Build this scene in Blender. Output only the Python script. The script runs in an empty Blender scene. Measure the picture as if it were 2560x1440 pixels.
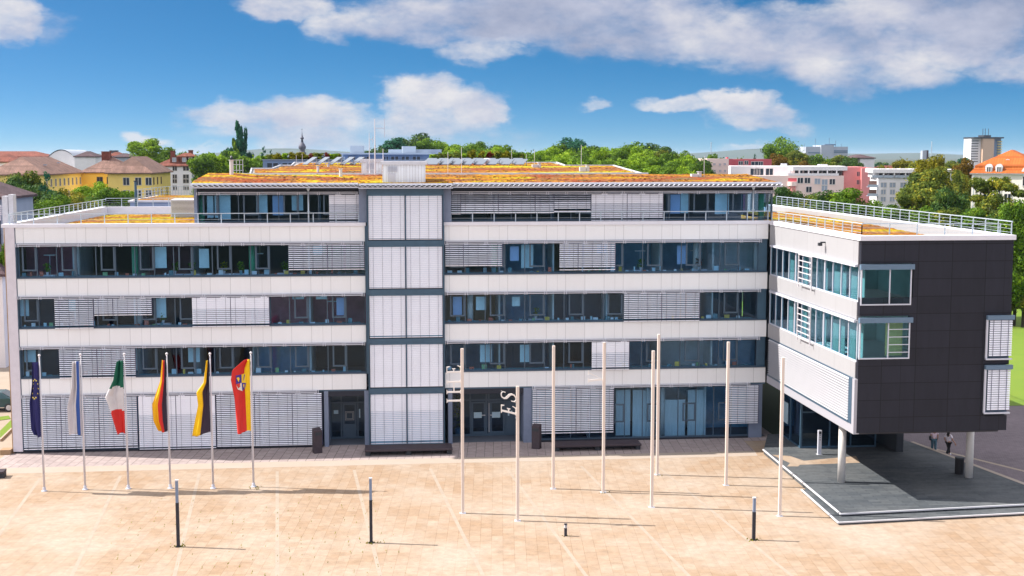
import bpy, bmesh, math, random
from mathutils import Vector, Matrix
import numpy as np
SC = bpy.context.scene
COL = SC.collection
R_ = math.radians

# ---------------------------------------------------------------- camera
CAM_D, CAM_H = 83.31, 19.0
YAW, PITCH, FPX = R_(5.469), R_(5.888), 3200.0
FW = Vector((math.sin(YAW)*math.cos(PITCH), math.cos(YAW)*math.cos(PITCH), -math.sin(PITCH)))
RT = Vector((math.cos(YAW), -math.sin(YAW), 0))
UP = RT.cross(FW)
CP = Vector((0, -CAM_D, CAM_H))
cam = bpy.data.cameras.new('camera')
cam.sensor_width = 36; cam.lens = 36*FPX/2560
cam.clip_start = 0.5; cam.clip_end = 30000
co = bpy.data.objects.new('camera', cam); COL.objects.link(co)
m3 = Matrix((RT, UP, -FW)).transposed()
co.matrix_world = Matrix.Translation(CP) @ m3.to_4x4()
SC.camera = co
SC.render.resolution_x, SC.render.resolution_y = 1024, 576

# ---------------------------------------------------------------- light
SUN_V = Vector((-.97, .22, 1.0)).normalized()          # towards the sun
sun = bpy.data.lights.new('sun', 'SUN'); sun.energy = 3.8; sun.angle = R_(.5); sun.color = (1, .94, .85)
so = bpy.data.objects.new('sun', sun); COL.objects.link(so)
so.rotation_euler = SUN_V.to_track_quat('Z', 'Y').to_euler()
SC.view_settings.view_transform = 'Standard'; SC.view_settings.look = 'None'
SC.view_settings.exposure = 1.17; SC.view_settings.gamma = 1
try:
    SC.cycles.max_bounces = 6; SC.cycles.transparent_max_bounces = 12
    SC.cycles.diffuse_bounces = 3; SC.cycles.glossy_bounces = 2
    SC.cycles.use_denoising = True; SC.cycles.denoising_prefilter = 'ACCURATE'; SC.cycles.denoising_input_passes = 'RGB_ALBEDO_NORMAL'
except Exception: pass

W = bpy.data.worlds.new('World'); SC.world = W; W.use_nodes = True
def build_world():
    nt = W.node_tree; N = nt.nodes; L = nt.links; N.clear()
    def nd(t, **k):
        n = N.new(t)
        for a, v in k.items(): setattr(n, a, v)
        return n
    def put(n, i, v):
        if hasattr(v, 'is_output') or isinstance(v, bpy.types.NodeSocket): L.new(v, n.inputs[i])
        else: n.inputs[i].default_value = v
    def mt(op, a, b=None, c=None, clamp=False):
        n = nd('ShaderNodeMath', operation=op, use_clamp=clamp); put(n, 0, a)
        if b is not None: put(n, 1, b)
        if c is not None: put(n, 2, c)
        return n.outputs[0]
    tc = nd('ShaderNodeTexCoord'); D = tc.outputs['Generated']
    sp = nd('ShaderNodeSeparateXYZ'); L.new(D, sp.inputs[0]); x, y, z = sp.outputs
    # the air is clear and deep blue soon above the horizon
    zz = mt('MULTIPLY_ADD', mt('MAXIMUM', z, 0.0), 3.4, 0.10)
    cb = nd('ShaderNodeCombineXYZ'); put(cb, 0, x); put(cb, 1, y); put(cb, 2, zz)
    sky = nd('ShaderNodeTexSky', sky_type='NISHITA', sun_disc=False)
    sky.sun_elevation = math.asin(SUN_V.z); sky.sun_rotation = math.atan2(SUN_V.x, SUN_V.y)
    sky.air_density = 1.0; sky.dust_density = 1.2; sky.ozone_density = 3.0
    L.new(cb.outputs[0], sky.inputs[0])
    hs = nd('ShaderNodeHueSaturation'); hs.inputs['Saturation'].default_value = 1.42; hs.inputs['Hue'].default_value = .491
    L.new(sky.outputs[0], hs.inputs['Color'])
    bg = nd('ShaderNodeBackground'); bg.inputs[1].default_value = SKY_S; L.new(hs.outputs[0], bg.inputs[0])
    # clouds by direction: azimuth and elevation in hundredths of a radian
    az = mt('MULTIPLY', mt('ARCTAN2', x, y), 100.0)
    el = mt('MULTIPLY', mt('ARCSINE', z), 100.0)
    ae = nd('ShaderNodeCombineXYZ'); put(ae, 0, az); put(ae, 1, mt('MULTIPLY', el, 1.9)); 
    def noise(vec, scale, detail, rough=.58, off=None):
        if off:
            va = nd('ShaderNodeVectorMath', operation='ADD'); L.new(vec, va.inputs[0]); va.inputs[1].default_value = off; vec = va.outputs[0]
        n = nd('ShaderNodeTexNoise'); n.inputs['Scale'].default_value = scale; n.inputs['Detail'].default_value = detail
        n.inputs['Roughness'].default_value = rough; L.new(vec, n.inputs['Vector']); return n.outputs[0]
    V = ae.outputs[0]
    n1 = noise(V, .13, 11, .62); n2 = noise(V, .115, 5, .5, (.9, -1.2, 0)); nb = noise(V, .33, 8, .6, (31, 7, 3))
    wx = mt('MULTIPLY_ADD', mt('SUBTRACT', noise(V, .2, 5, .6, (9, 3, 1)), .5), 6.0, az)
    wy = mt('MULTIPLY_ADD', mt('SUBTRACT', noise(V, .2, 5, .6, (-4, 8, 2)), .5), 3.0, el)
    tot = sg = sv = sk = None
    add = lambda p, q: q if p is None else mt('ADD', p, q)
    for (px, py, rx, ry, s, tone) in CLOUDS:
        a0, e0 = (px-972)/32.0, (390-py)/32.0
        dx = mt('DIVIDE', mt('SUBTRACT', wx, a0), rx/32.0); dy = mt('DIVIDE', mt('SUBTRACT', wy, e0), ry/32.0)
        r2 = mt('ADD', mt('MULTIPLY', dx, dx), mt('MULTIPLY', dy, dy))
        g = mt('MINIMUM', mt('MAXIMUM', mt('MULTIPLY', mt('SUBTRACT', 1.45, r2), s*.9), 0.0), s)
        tot = g if tot is None else mt('MAXIMUM', tot, g)
        g2 = mt('ADD', g, 1e-4); sg = add(sg, g2); sv = add(sv, mt('MULTIPLY', g2, mt('SUBTRACT', dy, mt('MULTIPLY', dx, .35)))); sk = add(sk, mt('MULTIPLY', g2, tone))
    vert = mt('DIVIDE', sv, sg); tone = mt('DIVIDE', sk, sg)
    # unseen cloud added above and behind the view to fill the shaded facade
    hi = nd('ShaderNodeMapRange'); hi.inputs[1].default_value = .16; hi.inputs[2].default_value = .3; L.new(z, hi.inputs[0])
    bk = nd('ShaderNodeMapRange'); bk.inputs[1].default_value = .55; bk.inputs[2].default_value = .2; L.new(y, bk.inputs[0])
    rest = mt('MAXIMUM', hi.outputs[0], bk.outputs[0])
    vm = nd('ShaderNodeTexNoise'); vm.inputs['Scale'].default_value = 2.2; vm.inputs['Detail'].default_value = 7
    L.new(D, vm.inputs['Vector'])
    tot = mt('MAXIMUM', tot, mt('MULTIPLY', rest, mt('MULTIPLY_ADD', vm.outputs[0], 2.2, -.30)))
    dens = mt('ADD', tot, mt('MULTIPLY', mt('SUBTRACT', n1, .5), 2.5))
    al = nd('ShaderNodeMapRange', interpolation_type='SMOOTHSTEP'); al.inputs[1].default_value = -.02; al.inputs[2].default_value = 1.18; L.new(dens, al.inputs[0])
    alpha = mt('MULTIPLY', mt('MULTIPLY', al.outputs[0], mt('MINIMUM', mt('MULTIPLY', tot, 2.0), 1.0)), .93)
    # light comes from the left and above; thick parts and undersides are grey
    lit = mt('MULTIPLY_ADD', mt('SUBTRACT', n1, n2), 1.5, tone)
    lit = mt('ADD', lit, mt('MULTIPLY', mt('SUBTRACT', nb, .5), .7))
    lit = mt('ADD', lit, mt('MULTIPLY', vert, .22))
    lit = mt('SUBTRACT', lit, mt('MULTIPLY', mt('SUBTRACT', dens, .7), .20), clamp=True)
    cr = nd('ShaderNodeValToRGB'); e = cr.color_ramp.elements
    e[0].position = 0; e[0].color = (.40, .45, .62, 1); e[1].position = 1; e[1].color = (.98, .95, .96, 1)
    k = cr.color_ramp.elements.new(.5); k.color = (.62, .65, .80, 1)
    L.new(lit, cr.inputs[0])
    cg = nd('ShaderNodeBackground'); L.new(mt('MULTIPLY_ADD', rest, CLOUD_S*1.0, CLOUD_S), cg.inputs[1]); L.new(cr.outputs[0], cg.inputs[0])  # the added unseen clouds shine brighter still, as fill light
    mx = nd('ShaderNodeMixShader'); L.new(alpha, mx.inputs[0]); L.new(bg.outputs[0], mx.inputs[1]); L.new(cg.outputs[0], mx.inputs[2])
    o = nd('ShaderNodeOutputWorld'); L.new(mx.outputs[0], o.inputs[0])
    W.cycles.sampling_method = 'MANUAL'; W.cycles.sample_map_resolution = 1024
SKY_S, CLOUD_S = .064, .385
CLOUDS = [  # where the clouds of the day stand (compass and height, written through the photo's scale), last: how bright
    (80, 70, 105, 62, 1.0, .9), (190, 95, 60, 36, .45, .7),
    (730, 25, 110, 45, .8, .75), (860, 75, 110, 45, .85, .85), (1000, 60, 190, 65, .85, .6), (1180, 130, 140, 35, .75, .8), (1300, 40, 300, 80, 1.0, .30), (1560, 60, 260, 90, 1.0, .42), (1700, 100, 220, 70, .95, .72), (1950, 110, 300, 90, 1.0, .66),
    (2120, 195, 230, 55, .9, .72), (2350, 40, 320, 90, 1.0, .34), (2300, 130, 220, 60, .9, .6), (2490, 180, 150, 36, .8, .75), (1180, 163, 60, 18, .5, .7),
    (1060, 245, 110, 55, 1.0, .92), (1170, 275, 100, 60, 1.0, .85), (1050, 310, 200, 50, .85, .7), (790, 285, 150, 45, .95, .85), (600, 290, 150, 34, .75, .8), (790, 325, 300, 40, .6, .72), (950, 345, 360, 50, .62, .66),
    (1690, 265, 100, 26, .8, .95), (1830, 265, 90, 34, 1.0, .92), (1870, 300, 120, 36, .8, .75), (1940, 328, 90, 22, .5, .7), (1470, 266, 44, 14, .5, .7),
    (400, 355, 60, 18, .6, .9), (540, 372, 80, 14, .5, .9), (1850, 378, 90, 12, .5, .8)]
build_world()

# ---------------------------------------------------------------- helpers
def ray(px, py): return FW + RT*((px-1280)/FPX) + UP*((720-py)/FPX)
def onY(px, py, Y=0.0):
    r = ray(px, py); p = CP + r*((Y+CAM_D)/r.y); return p
def onZ(px, py, Z=0.0):
    r = ray(px, py); return CP + r*((Z-CAM_H)/r.z)
def xat(px, Y=0.0, py=700): return onY(px, py, Y).x
def zat(py, Y=0.0, px=1000): return onY(px, py, Y).z

class MB:
    def __init__(s): s.v = []; s.f = []; s.m = []
    def poly(s, pts, mi=0):
        b = len(s.v); s.v += [tuple(p) for p in pts]; s.f.append(tuple(range(b, b+len(pts)))); s.m.append(mi)
    def box(s, x0, x1, y0, y1, z0, z1, mi=0):
        if x0 > x1: x0, x1 = x1, x0
        if y0 > y1: y0, y1 = y1, y0
        if z0 > z1: z0, z1 = z1, z0
        b = len(s.v)
        s.v += [(x0,y0,z0),(x1,y0,z0),(x1,y1,z0),(x0,y1,z0),(x0,y0,z1),(x1,y0,z1),(x1,y1,z1),(x0,y1,z1)]
        for q in ((0,3,2,1),(4,5,6,7),(0,1,5,4),(1,2,6,5),(2,3,7,6),(3,0,4,7)): s.f.append(tuple(b+i for i in q)); s.m.append(mi)
    def prism(s, pts, z0, z1, mi=0):
        """pts: plan polygon counter-clockwise; z1 may be a list"""
        n = len(pts); b = len(s.v)
        zz = z1 if isinstance(z1, (list, tuple)) else [z1]*n
        s.v += [(p[0], p[1], z0) for p in pts] + [(p[0], p[1], q) for p, q in zip(pts, zz)]
        s.f.append(tuple(b+i for i in reversed(range(n)))); s.m.append(mi)
        s.f.append(tuple(b+n+i for i in range(n))); s.m.append(mi)
        for i in range(n):
            j = (i+1) % n; s.f.append((b+i, b+j, b+n+j, b+n+i)); s.m.append(mi)
    def bar(s, p, q, w, h=None, mi=0):
        h = h or w; p = Vector(p); q = Vector(q); d = (q-p).normalized()
        a = d.cross(Vector((0,0,1)))
        if a.length < 1e-4: a = Vector((1,0,0))
        a.normalize(); c = a.cross(d)
        b = len(s.v)
        for t in (p, q):
            for i, j in ((-1,-1),(1,-1),(1,1),(-1,1)): s.v.append(tuple(t + a*(i*w/2) + c*(j*h/2)))
        for f in ((0,1,2,3),(7,6,5,4),(0,4,5,1),(1,5,6,2),(2,6,7,3),(3,7,4,0)): s.f.append(tuple(b+i for i in f)); s.m.append(mi)
    def tube(s, pts, rad, n=10, mi=0, cap=True):
        pts = [Vector(p) for p in pts]; rr = rad if isinstance(rad, (list, tuple)) else [rad]*len(pts)
        b = len(s.v)
        for i, p in enumerate(pts):
            d = (pts[min(i+1, len(pts)-1)] - pts[max(i-1, 0)]).normalized()
            a = d.cross(Vector((0, 1, 0)) if abs(d.y) < .9 else Vector((1, 0, 0))).normalized(); c = d.cross(a)
            for k in range(n):
                t = 2*math.pi*k/n; s.v.append(tuple(p + a*(rr[i]*math.cos(t)) + c*(rr[i]*math.sin(t))))
        for i in range(len(pts)-1):
            for k in range(n):
                k2 = (k+1) % n
                s.f.append((b+i*n+k, b+i*n+k2, b+(i+1)*n+k2, b+(i+1)*n+k)); s.m.append(mi)
        if cap:
            s.f.append(tuple(b+k for k in reversed(range(n)))); s.m.append(mi)
            e = b+(len(pts)-1)*n; s.f.append(tuple(e+k for k in range(n))); s.m.append(mi)
    def lathe(s, prof, c=(0,0,0), n=16, mi=0): s.tube([(c[0], c[1], c[2]+z) for r, z in prof], [max(r, .002) for r, z in prof], n, mi)
    def build(s, name, mats, parent=None, smooth=False, fix=True):
        me = bpy.data.meshes.new(name); me.from_pydata(s.v, [], s.f); 
        for m in (mats if isinstance(mats, (list, tuple)) else [mats]): me.materials.append(m)
        me.polygons.foreach_set('material_index', s.m)
        if smooth: me.polygons.foreach_set('use_smooth', [True]*len(s.f))
        me.update()
        if fix:
            bm = bmesh.new(); bm.from_mesh(me); bmesh.ops.recalc_face_normals(bm, faces=bm.faces); bm.to_mesh(me); bm.free()
        o = bpy.data.objects.new(name, me); COL.objects.link(o)
        if parent: o.parent = parent
        return o
def tag(o, label=None, cat=None, group=None, kind=None):
    if label: o['label'] = label
    if cat: o['category'] = cat
    if group: o['group'] = group
    if kind: o['kind'] = kind
    return o
def thing(name, label, cat, loc=(0,0,0), rz=0, group=None):
    o = bpy.data.objects.new(name, None); o.empty_display_size = .3; COL.objects.link(o)
    o.location = loc; o.rotation_euler = (0, 0, rz); return tag(o, label, cat, group)
def struct(o): o['kind'] = 'structure'; return o
def copy_tree(o, parent=None):
    c = o.copy(); COL.objects.link(c)
    if parent: c.parent = parent
    for ch in list(o.children): copy_tree(ch, c)
    return c

# ---------------------------------------------------------------- materials
MATS = {}
def mat(name, col, rough=.6, metal=0, spec=.4, var=.0, vscale=3.0, bump=0, bscale=20, alt=None, emit=None, stretch=(1,1,1)):
    """one plain surface; var mixes towards alt (or a darker own colour) with a cloudy noise"""
    if name in MATS: return MATS[name]
    m = bpy.data.materials.new(name); m.use_nodes = True; nt = m.node_tree; N, L = nt.nodes, nt.links
    p = N['Principled BSDF']; p.inputs['Base Color'].default_value = (*col, 1); p.inputs['Roughness'].default_value = rough
    p.inputs['Metallic'].default_value = metal; p.inputs['Specular IOR Level'].default_value = spec
    if var or bump:
        tc = N.new('ShaderNodeTexCoord'); mp = N.new('ShaderNodeMapping'); mp.inputs['Scale'].default_value = stretch
        L.new(tc.outputs['Object'], mp.inputs[0])
    if var:
        n = N.new('ShaderNodeTexNoise'); n.inputs['Scale'].default_value = vscale; n.inputs['Detail'].default_value = 8; n.inputs['Roughness'].default_value = .65
        L.new(mp.outputs[0], n.inputs['Vector'])
        r = N.new('ShaderNodeMapRange'); r.inputs[1].default_value = .35; r.inputs[2].default_value = .68; r.inputs[4].default_value = var; L.new(n.outputs[0], r.inputs[0])
        mx = N.new('ShaderNodeMix'); mx.data_type = 'RGBA'; mx.inputs[6].default_value = (*col, 1)
        mx.inputs[7].default_value = (*(alt or tuple(c*.5 for c in col)), 1); L.new(r.outputs[0], mx.inputs[0]); L.new(mx.outputs[2], p.inputs['Base Color'])
    if bump:
        n = N.new('ShaderNodeTexNoise'); n.inputs['Scale'].default_value = bscale; n.inputs['Detail'].default_value = 5; L.new(mp.outputs[0], n.inputs['Vector'])
        b = N.new('ShaderNodeBump'); b.inputs['Strength'].default_value = bump; b.inputs['Distance'].default_value = .05; L.new(n.outputs[0], b.inputs['Height']); L.new(b.outputs[0], p.inputs['Normal'])
    if emit:
        p.inputs['Emission Color'].default_value = (*emit[0], 1); p.inputs['Emission Strength'].default_value = emit[1]
    MATS[name] = m; return m

def nodes_of(name):
    m = bpy.data.materials.new(name); m.use_nodes = True; MATS[name] = m
    return m, m.node_tree.nodes, m.node_tree.links, m.node_tree.nodes['Principled BSDF']

def panel_mat(name, col, pitch, joint, dark, var=.12, axis='X', z_pitch=None, rough=.75, to=None, joint_c=None):
    """cladding with fine joints every pitch metres along one axis (and courses every z_pitch)"""
    m, N, L, p = nodes_of(name)
    tc = N.new('ShaderNodeTexCoord'); sp = N.new('ShaderNodeSeparateXYZ'); L.new(tc.outputs['Object'], sp.inputs[0])
    def mt(op, a, b=None):
        n = N.new('ShaderNodeMath'); n.operation = op
        for i, v in enumerate((a, b)):
            if v is None: continue
            if isinstance(v, bpy.types.NodeSocket): L.new(v, n.inputs[i])
            else: n.inputs[i].default_value = v
        return n.outputs[0]
    u = sp.outputs[axis]
    j = mt('LESS_THAN', mt('FRACT', mt('DIVIDE', u, pitch)), joint/pitch)
    j2 = mt('MULTIPLY', mt('LESS_THAN', mt('FRACT', mt('DIVIDE', mt('ADD', u, .43*pitch), pitch*3)), joint/pitch/3*.7), .8)
    j = mt('MAXIMUM', j, j2)
    if z_pitch: j = mt('MAXIMUM', j, mt('LESS_THAN', mt('FRACT', mt('DIVIDE', sp.outputs['Z'], z_pitch)), joint/z_pitch))
    cell = N.new('ShaderNodeCombineXYZ'); L.new(mt('FLOOR', mt('DIVIDE', u, pitch)), cell.inputs[0])
    if z_pitch: L.new(mt('FLOOR', mt('DIVIDE', sp.outputs['Z'], z_pitch)), cell.inputs[1])
    wn = N.new('ShaderNodeTexWhiteNoise'); wn.noise_dimensions = '3D'; L.new(cell.outputs[0], wn.inputs['Vector'])
    n = N.new('ShaderNodeTexNoise'); n.inputs['Scale'].default_value = 1.1; n.inputs['Detail'].default_value = 8; n.inputs['Roughness'].default_value = .7
    mp = N.new('ShaderNodeMapping'); mp.inputs['Scale'].default_value = (2.2, 2.2, .4); L.new(tc.outputs['Object'], mp.inputs[0]); L.new(mp.outputs[0], n.inputs['Vector'])
    v = mt('MULTIPLY', mt('ADD', mt('MULTIPLY', wn.outputs[0], .5), mt('MULTIPLY', mt('SUBTRACT', n.outputs[0], .3), 1.2)), var)
    f = v
    mx = N.new('ShaderNodeMix'); mx.data_type = 'RGBA'; mx.clamp_factor = True; mx.inputs[6].default_value = (*col, 1); mx.inputs[7].default_value = (*(to or [c*.35 for c in col]), 1)
    L.new(f, mx.inputs[0])
    mj = N.new('ShaderNodeMix'); mj.data_type = 'RGBA'; mj.clamp_factor = True; mj.inputs[7].default_value = (*(joint_c or [c*.35 for c in col]), 1); L.new(mt('MULTIPLY', j, dark), mj.inputs[0]); L.new(mx.outputs[2], mj.inputs[6])
    L.new(mj.outputs[2], p.inputs['Base Color']); p.inputs['Roughness'].default_value = rough; p.inputs['Specular IOR Level'].default_value = .3
    return m

def glass_mat(name, tint, refl=.06):
    m, N, L, p = nodes_of(name); N.remove(p)
    tr = N.new('ShaderNodeBsdfTransparent'); tr.inputs[0].default_value = (*tint, 1)
    gl = N.new('ShaderNodeBsdfGlossy'); gl.inputs['Roughness'].default_value = .03; gl.inputs['Color'].default_value = (.55, .68, .85, 1)
    lw = N.new('ShaderNodeLayerWeight'); lw.inputs[0].default_value = .5; fr = N.new('ShaderNodeMath'); fr.operation = 'POWER'; fr.inputs[1].default_value = 4.5; L.new(lw.outputs['Facing'], fr.inputs[0])
    tc = N.new('ShaderNodeTexCoord'); n = N.new('ShaderNodeTexNoise'); n.inputs['Scale'].default_value = .5; L.new(tc.outputs['Object'], n.inputs['Vector'])
    b = N.new('ShaderNodeBump'); b.inputs['Strength'].default_value = .12; b.inputs['Distance'].default_value = .02; L.new(n.outputs[0], b.inputs['Height']); L.new(b.outputs[0], gl.inputs['Normal'])
    a = N.new('ShaderNodeMath'); a.operation = 'ADD'; a.use_clamp = True; a.inputs[1].default_value = refl; L.new(fr.outputs[0], a.inputs[0])
    mx = N.new('ShaderNodeMixShader'); L.new(a.outputs[0], mx.inputs[0]); L.new(tr.outputs[0], mx.inputs[1]); L.new(gl.outputs[0], mx.inputs[2])
    L.new(mx.outputs[0], N['Material Output'].inputs[0]); return m

def leaf_mat(name, c1, c2, c3=None):
    m, N, L, p = nodes_of(name)
    g = N.new('ShaderNodeNewGeometry'); tc = N.new('ShaderNodeTexCoord'); oi = N.new('ShaderNodeObjectInfo')
    n = N.new('ShaderNodeTexNoise'); n.inputs['Scale'].default_value = 4.5; n.inputs['Detail'].default_value = 3
    ad = N.new('ShaderNodeVectorMath'); ad.operation = 'ADD'; L.new(tc.outputs['Object'], ad.inputs[0]); 
    cx = N.new('ShaderNodeCombineXYZ'); mm = N.new('ShaderNodeMath'); mm.operation = 'MULTIPLY'; mm.inputs[1].default_value = 40; L.new(oi.outputs['Random'], mm.inputs[0]); L.new(mm.outputs[0], cx.inputs[0])
    L.new(cx.outputs[0], ad.inputs[1]); L.new(ad.outputs[0], n.inputs['Vector'])
    a = N.new('ShaderNodeMath'); a.operation = 'MULTIPLY_ADD'; a.inputs[1].default_value = .45; L.new(g.outputs['Random Per Island'], a.inputs[0])
    r = N.new('ShaderNodeMapRange'); r.inputs[1].default_value = .3; r.inputs[2].default_value = .7; r.inputs[4].default_value = .6; L.new(n.outputs[0], r.inputs[0]); L.new(r.outputs[0], a.inputs[2])
    cr = N.new('ShaderNodeValToRGB'); e = cr.color_ramp.elements; e[0].color = (*c1, 1); e[0].position = .15; e[1].color = (*(c3 or c2), 1); e[1].position = .95
    k = e.new(.6); k.color = (*c2, 1)
    L.new(a.outputs[0], cr.inputs[0]); L.new(cr.outputs[0], p.inputs['Base Color']); p.inputs['Roughness'].default_value = .7; p.inputs['Specular IOR Level'].default_value = .15
    tl = N.new('ShaderNodeBsdfTranslucent'); L.new(cr.outputs[0], tl.inputs[0])
    mx = N.new('ShaderNodeMixShader'); mx.inputs[0].default_value = .28; L.new(p.outputs[0], mx.inputs[1]); L.new(tl.outputs[0], mx.inputs[2]); L.new(mx.outputs[0], N['Material Output'].inputs[0])
    return m

def paving_mat(name, cols, bw, bh, rot, joint, mortar, patch, patch_amt):
    """slabs laid in running bond, each slab its own tone, over large weathered patches"""
    m, N, L, p = nodes_of(name)
    tc = N.new('ShaderNodeTexCoord'); mp = N.new('ShaderNodeMapping'); mp.inputs['Rotation'].default_value = (0, 0, rot); L.new(tc.outputs['Object'], mp.inputs[0])
    br = N.new('ShaderNodeTexBrick'); br.inputs['Scale'].default_value = 1; br.inputs['Brick Width'].default_value = bw; br.inputs['Row Height'].default_value = bh
    br.inputs['Mortar Size'].default_value = joint; br.inputs['Mortar Smooth'].default_value = .1; br.offset = .5; br.inputs['Bias'].default_value = -.1
    br.inputs['Color1'].default_value = (*cols[0], 1); br.inputs['Color2'].default_value = (*cols[1], 1); br.inputs['Mortar'].default_value = (*mortar, 1)
    L.new(mp.outputs[0], br.inputs['Vector'])
    n = N.new('ShaderNodeTexNoise'); n.inputs['Scale'].default_value = .16; n.inputs['Detail'].default_value = 6; n.inputs['Roughness'].default_value = .6; L.new(tc.outputs['Object'], n.inputs['Vector'])
    r = N.new('ShaderNodeMapRange'); r.inputs[1].default_value = .42; r.inputs[2].default_value = .66; r.inputs[4].default_value = patch_amt; L.new(n.outputs[0], r.inputs[0])
    mx = N.new('ShaderNodeMix'); mx.data_type = 'RGBA'; L.new(r.outputs[0], mx.inputs[0]); L.new(br.outputs['Color'], mx.inputs[6]); mx.inputs[7].default_value = (*patch, 1)
    n2 = N.new('ShaderNodeTexNoise'); n2.inputs['Scale'].default_value = 2.2; n2.inputs['Detail'].default_value = 9; n2.inputs['Roughness'].default_value = .75; L.new(tc.outputs['Object'], n2.inputs['Vector'])
    r2 = N.new('ShaderNodeMapRange'); r2.inputs[1].default_value = .3; r2.inputs[2].default_value = .7; r2.inputs[3].default_value = .78; r2.inputs[4].default_value = 1.16; L.new(n2.outputs[0], r2.inputs[0])
    mu = N.new('ShaderNodeVectorMath'); mu.operation = 'SCALE'; L.new(mx.outputs[2], mu.inputs[0]); L.new(r2.outputs[0], mu.inputs['Scale'])
    L.new(mu.outputs[0], p.inputs['Base Color']); p.inputs['Roughness'].default_value = .85; p.inputs['Specular IOR Level'].default_value = .2
    return m

def sedum_mat(name, cs, scale):
    m, N, L, p = nodes_of(name)
    tc = N.new('ShaderNodeTexCoord'); mp = N.new('ShaderNodeMapping'); mp.inputs['Scale'].default_value = (.5, 1.0, 1); L.new(tc.outputs['Object'], mp.inputs[0])
    n = N.new('ShaderNodeTexNoise'); n.inputs['Scale'].default_value = scale; n.inputs['Detail'].default_value = 4; n.inputs['Roughness'].default_value = .55; n.inputs['Distortion'].default_value = 1.2; L.new(mp.outputs[0], n.inputs['Vector'])
    n2 = N.new('ShaderNodeTexNoise'); n2.inputs['Scale'].default_value = 1.6; n2.inputs['Detail'].default_value = 6; n2.inputs['Roughness'].default_value = .65
    mq = N.new('ShaderNodeMapping'); mq.inputs['Scale'].default_value = (2.6, .9, 1); L.new(tc.outputs['Object'], mq.inputs[0]); L.new(mq.outputs[0], n2.inputs['Vector'])
    a = N.new('ShaderNodeMath'); a.operation = 'MULTIPLY_ADD'; a.inputs[1].default_value = .22; L.new(n2.outputs[0], a.inputs[0])
    s_ = N.new('ShaderNodeMath'); s_.operation = 'SUBTRACT'; s_.inputs[1].default_value = .11; L.new(n.outputs[0], s_.inputs[0]); L.new(s_.outputs[0], a.inputs[2])
    cr = N.new('ShaderNodeValToRGB'); e = cr.color_ramp.elements
    pos = [.37, .43, .48, .53, .58, .66]
    e[0].position = pos[0]; e[0].color = (*cs[0], 1); e[1].position = pos[-1]; e[1].color = (*cs[-1], 1)
    for q, c in zip(pos[1:-1], cs[1:-1]): k = e.new(q); k.color = (*c, 1)
    L.new(a.outputs[0], cr.inputs[0])
    r2 = N.new('ShaderNodeMapRange'); r2.inputs[1].default_value = .38; r2.inputs[2].default_value = .60; r2.inputs[3].default_value = .55; r2.inputs[4].default_value = 1.12; L.new(n2.outputs[0], r2.inputs[0])
    mu = N.new('ShaderNodeVectorMath'); mu.operation = 'SCALE'; L.new(cr.outputs[0], mu.inputs[0]); L.new(r2.outputs[0], mu.inputs['Scale'])
    L.new(mu.outputs[0], p.inputs['Base Color']); p.inputs['Roughness'].default_value = .9; p.inputs['Specular IOR Level'].default_value = .1
    b = N.new('ShaderNodeBump'); b.inputs['Strength'].default_value = .9; b.inputs['Distance'].default_value = .15; L.new(n2.outputs[0], b.inputs['Height']); L.new(b.outputs[0], p.inputs['Normal'])
    return m

def tile_mat(name, col, var=.35):
    """roof tiles: fine courses and a mottled weathered tone"""
    m, N, L, p = nodes_of(name)
    tc = N.new('ShaderNodeTexCoord'); br = N.new('ShaderNodeTexBrick'); br.inputs['Scale'].default_value = 1; br.inputs['Brick Width'].default_value = .35; br.inputs['Row Height'].default_value = .3; br.inputs['Mortar Size'].default_value = .025
    mp = N.new('ShaderNodeMapping'); mp.inputs['Rotation'].default_value = (R_(55), 0, 0); L.new(tc.outputs['Object'], mp.inputs[0]); L.new(mp.outputs[0], br.inputs['Vector'])
    br.inputs['Color1'].default_value = (*col, 1); br.inputs['Color2'].default_value = (*[c*.75 for c in col], 1); br.inputs['Mortar'].default_value = (*[c*.6 for c in col], 1)
    n = N.new('ShaderNodeTexNoise'); n.inputs['Scale'].default_value = .5; n.inputs['Detail'].default_value = 8; n.inputs['Roughness'].default_value = .7; L.new(tc.outputs['Object'], n.inputs['Vector'])
    r = N.new('ShaderNodeMapRange'); r.inputs[1].default_value = .3; r.inputs[2].default_value = .7; r.inputs[3].default_value = 1-var; r.inputs[4].default_value = 1+var; L.new(n.outputs[0], r.inputs[0])
    mu = N.new('ShaderNodeVectorMath'); mu.operation = 'SCALE'; L.new(br.outputs['Color'], mu.inputs[0]); L.new(r.outputs[0], mu.inputs['Scale']); L.new(mu.outputs[0], p.inputs['Base Color'])
    p.inputs['Roughness'].default_value = .8; p.inputs['Specular IOR Level'].default_value = .2
    return m

M_white = panel_mat('white_cladding', (.82, .835, .87), 1.28, .03, .5, .17, to=(.42, .38, .36))
M_whiteY = panel_mat('sun_dimmed_render', (.34, .34, .365), 2.6, .03, .4, .14, axis='Y')  # white render with a darkened base colour, offsetting full sun on this face
M_cope = mat('coping_metal', (.74, .74, .82), .5, var=.15, vscale=1.5)
M_pier = mat('corner_plaster', (.66, .63, .70), .8, var=.2, vscale=2)
M_peach = mat('side_plaster', (.34, .22, .13), .8, var=.3, vscale=1.5)
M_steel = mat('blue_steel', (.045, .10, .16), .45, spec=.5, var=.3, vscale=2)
M_frame = mat('window_frame_steel', (.05, .09, .14), .45, spec=.5)
M_jamb = mat('grey_blue_render', (.19, .23, .33), .7, var=.25, vscale=3)
M_navy = mat('navy_fascia', (.012, .016, .03), .5)
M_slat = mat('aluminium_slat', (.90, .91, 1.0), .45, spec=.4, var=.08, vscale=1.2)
M_rail = mat('aluminium_rail', (.55, .57, .66), .4, spec=.5)
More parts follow.
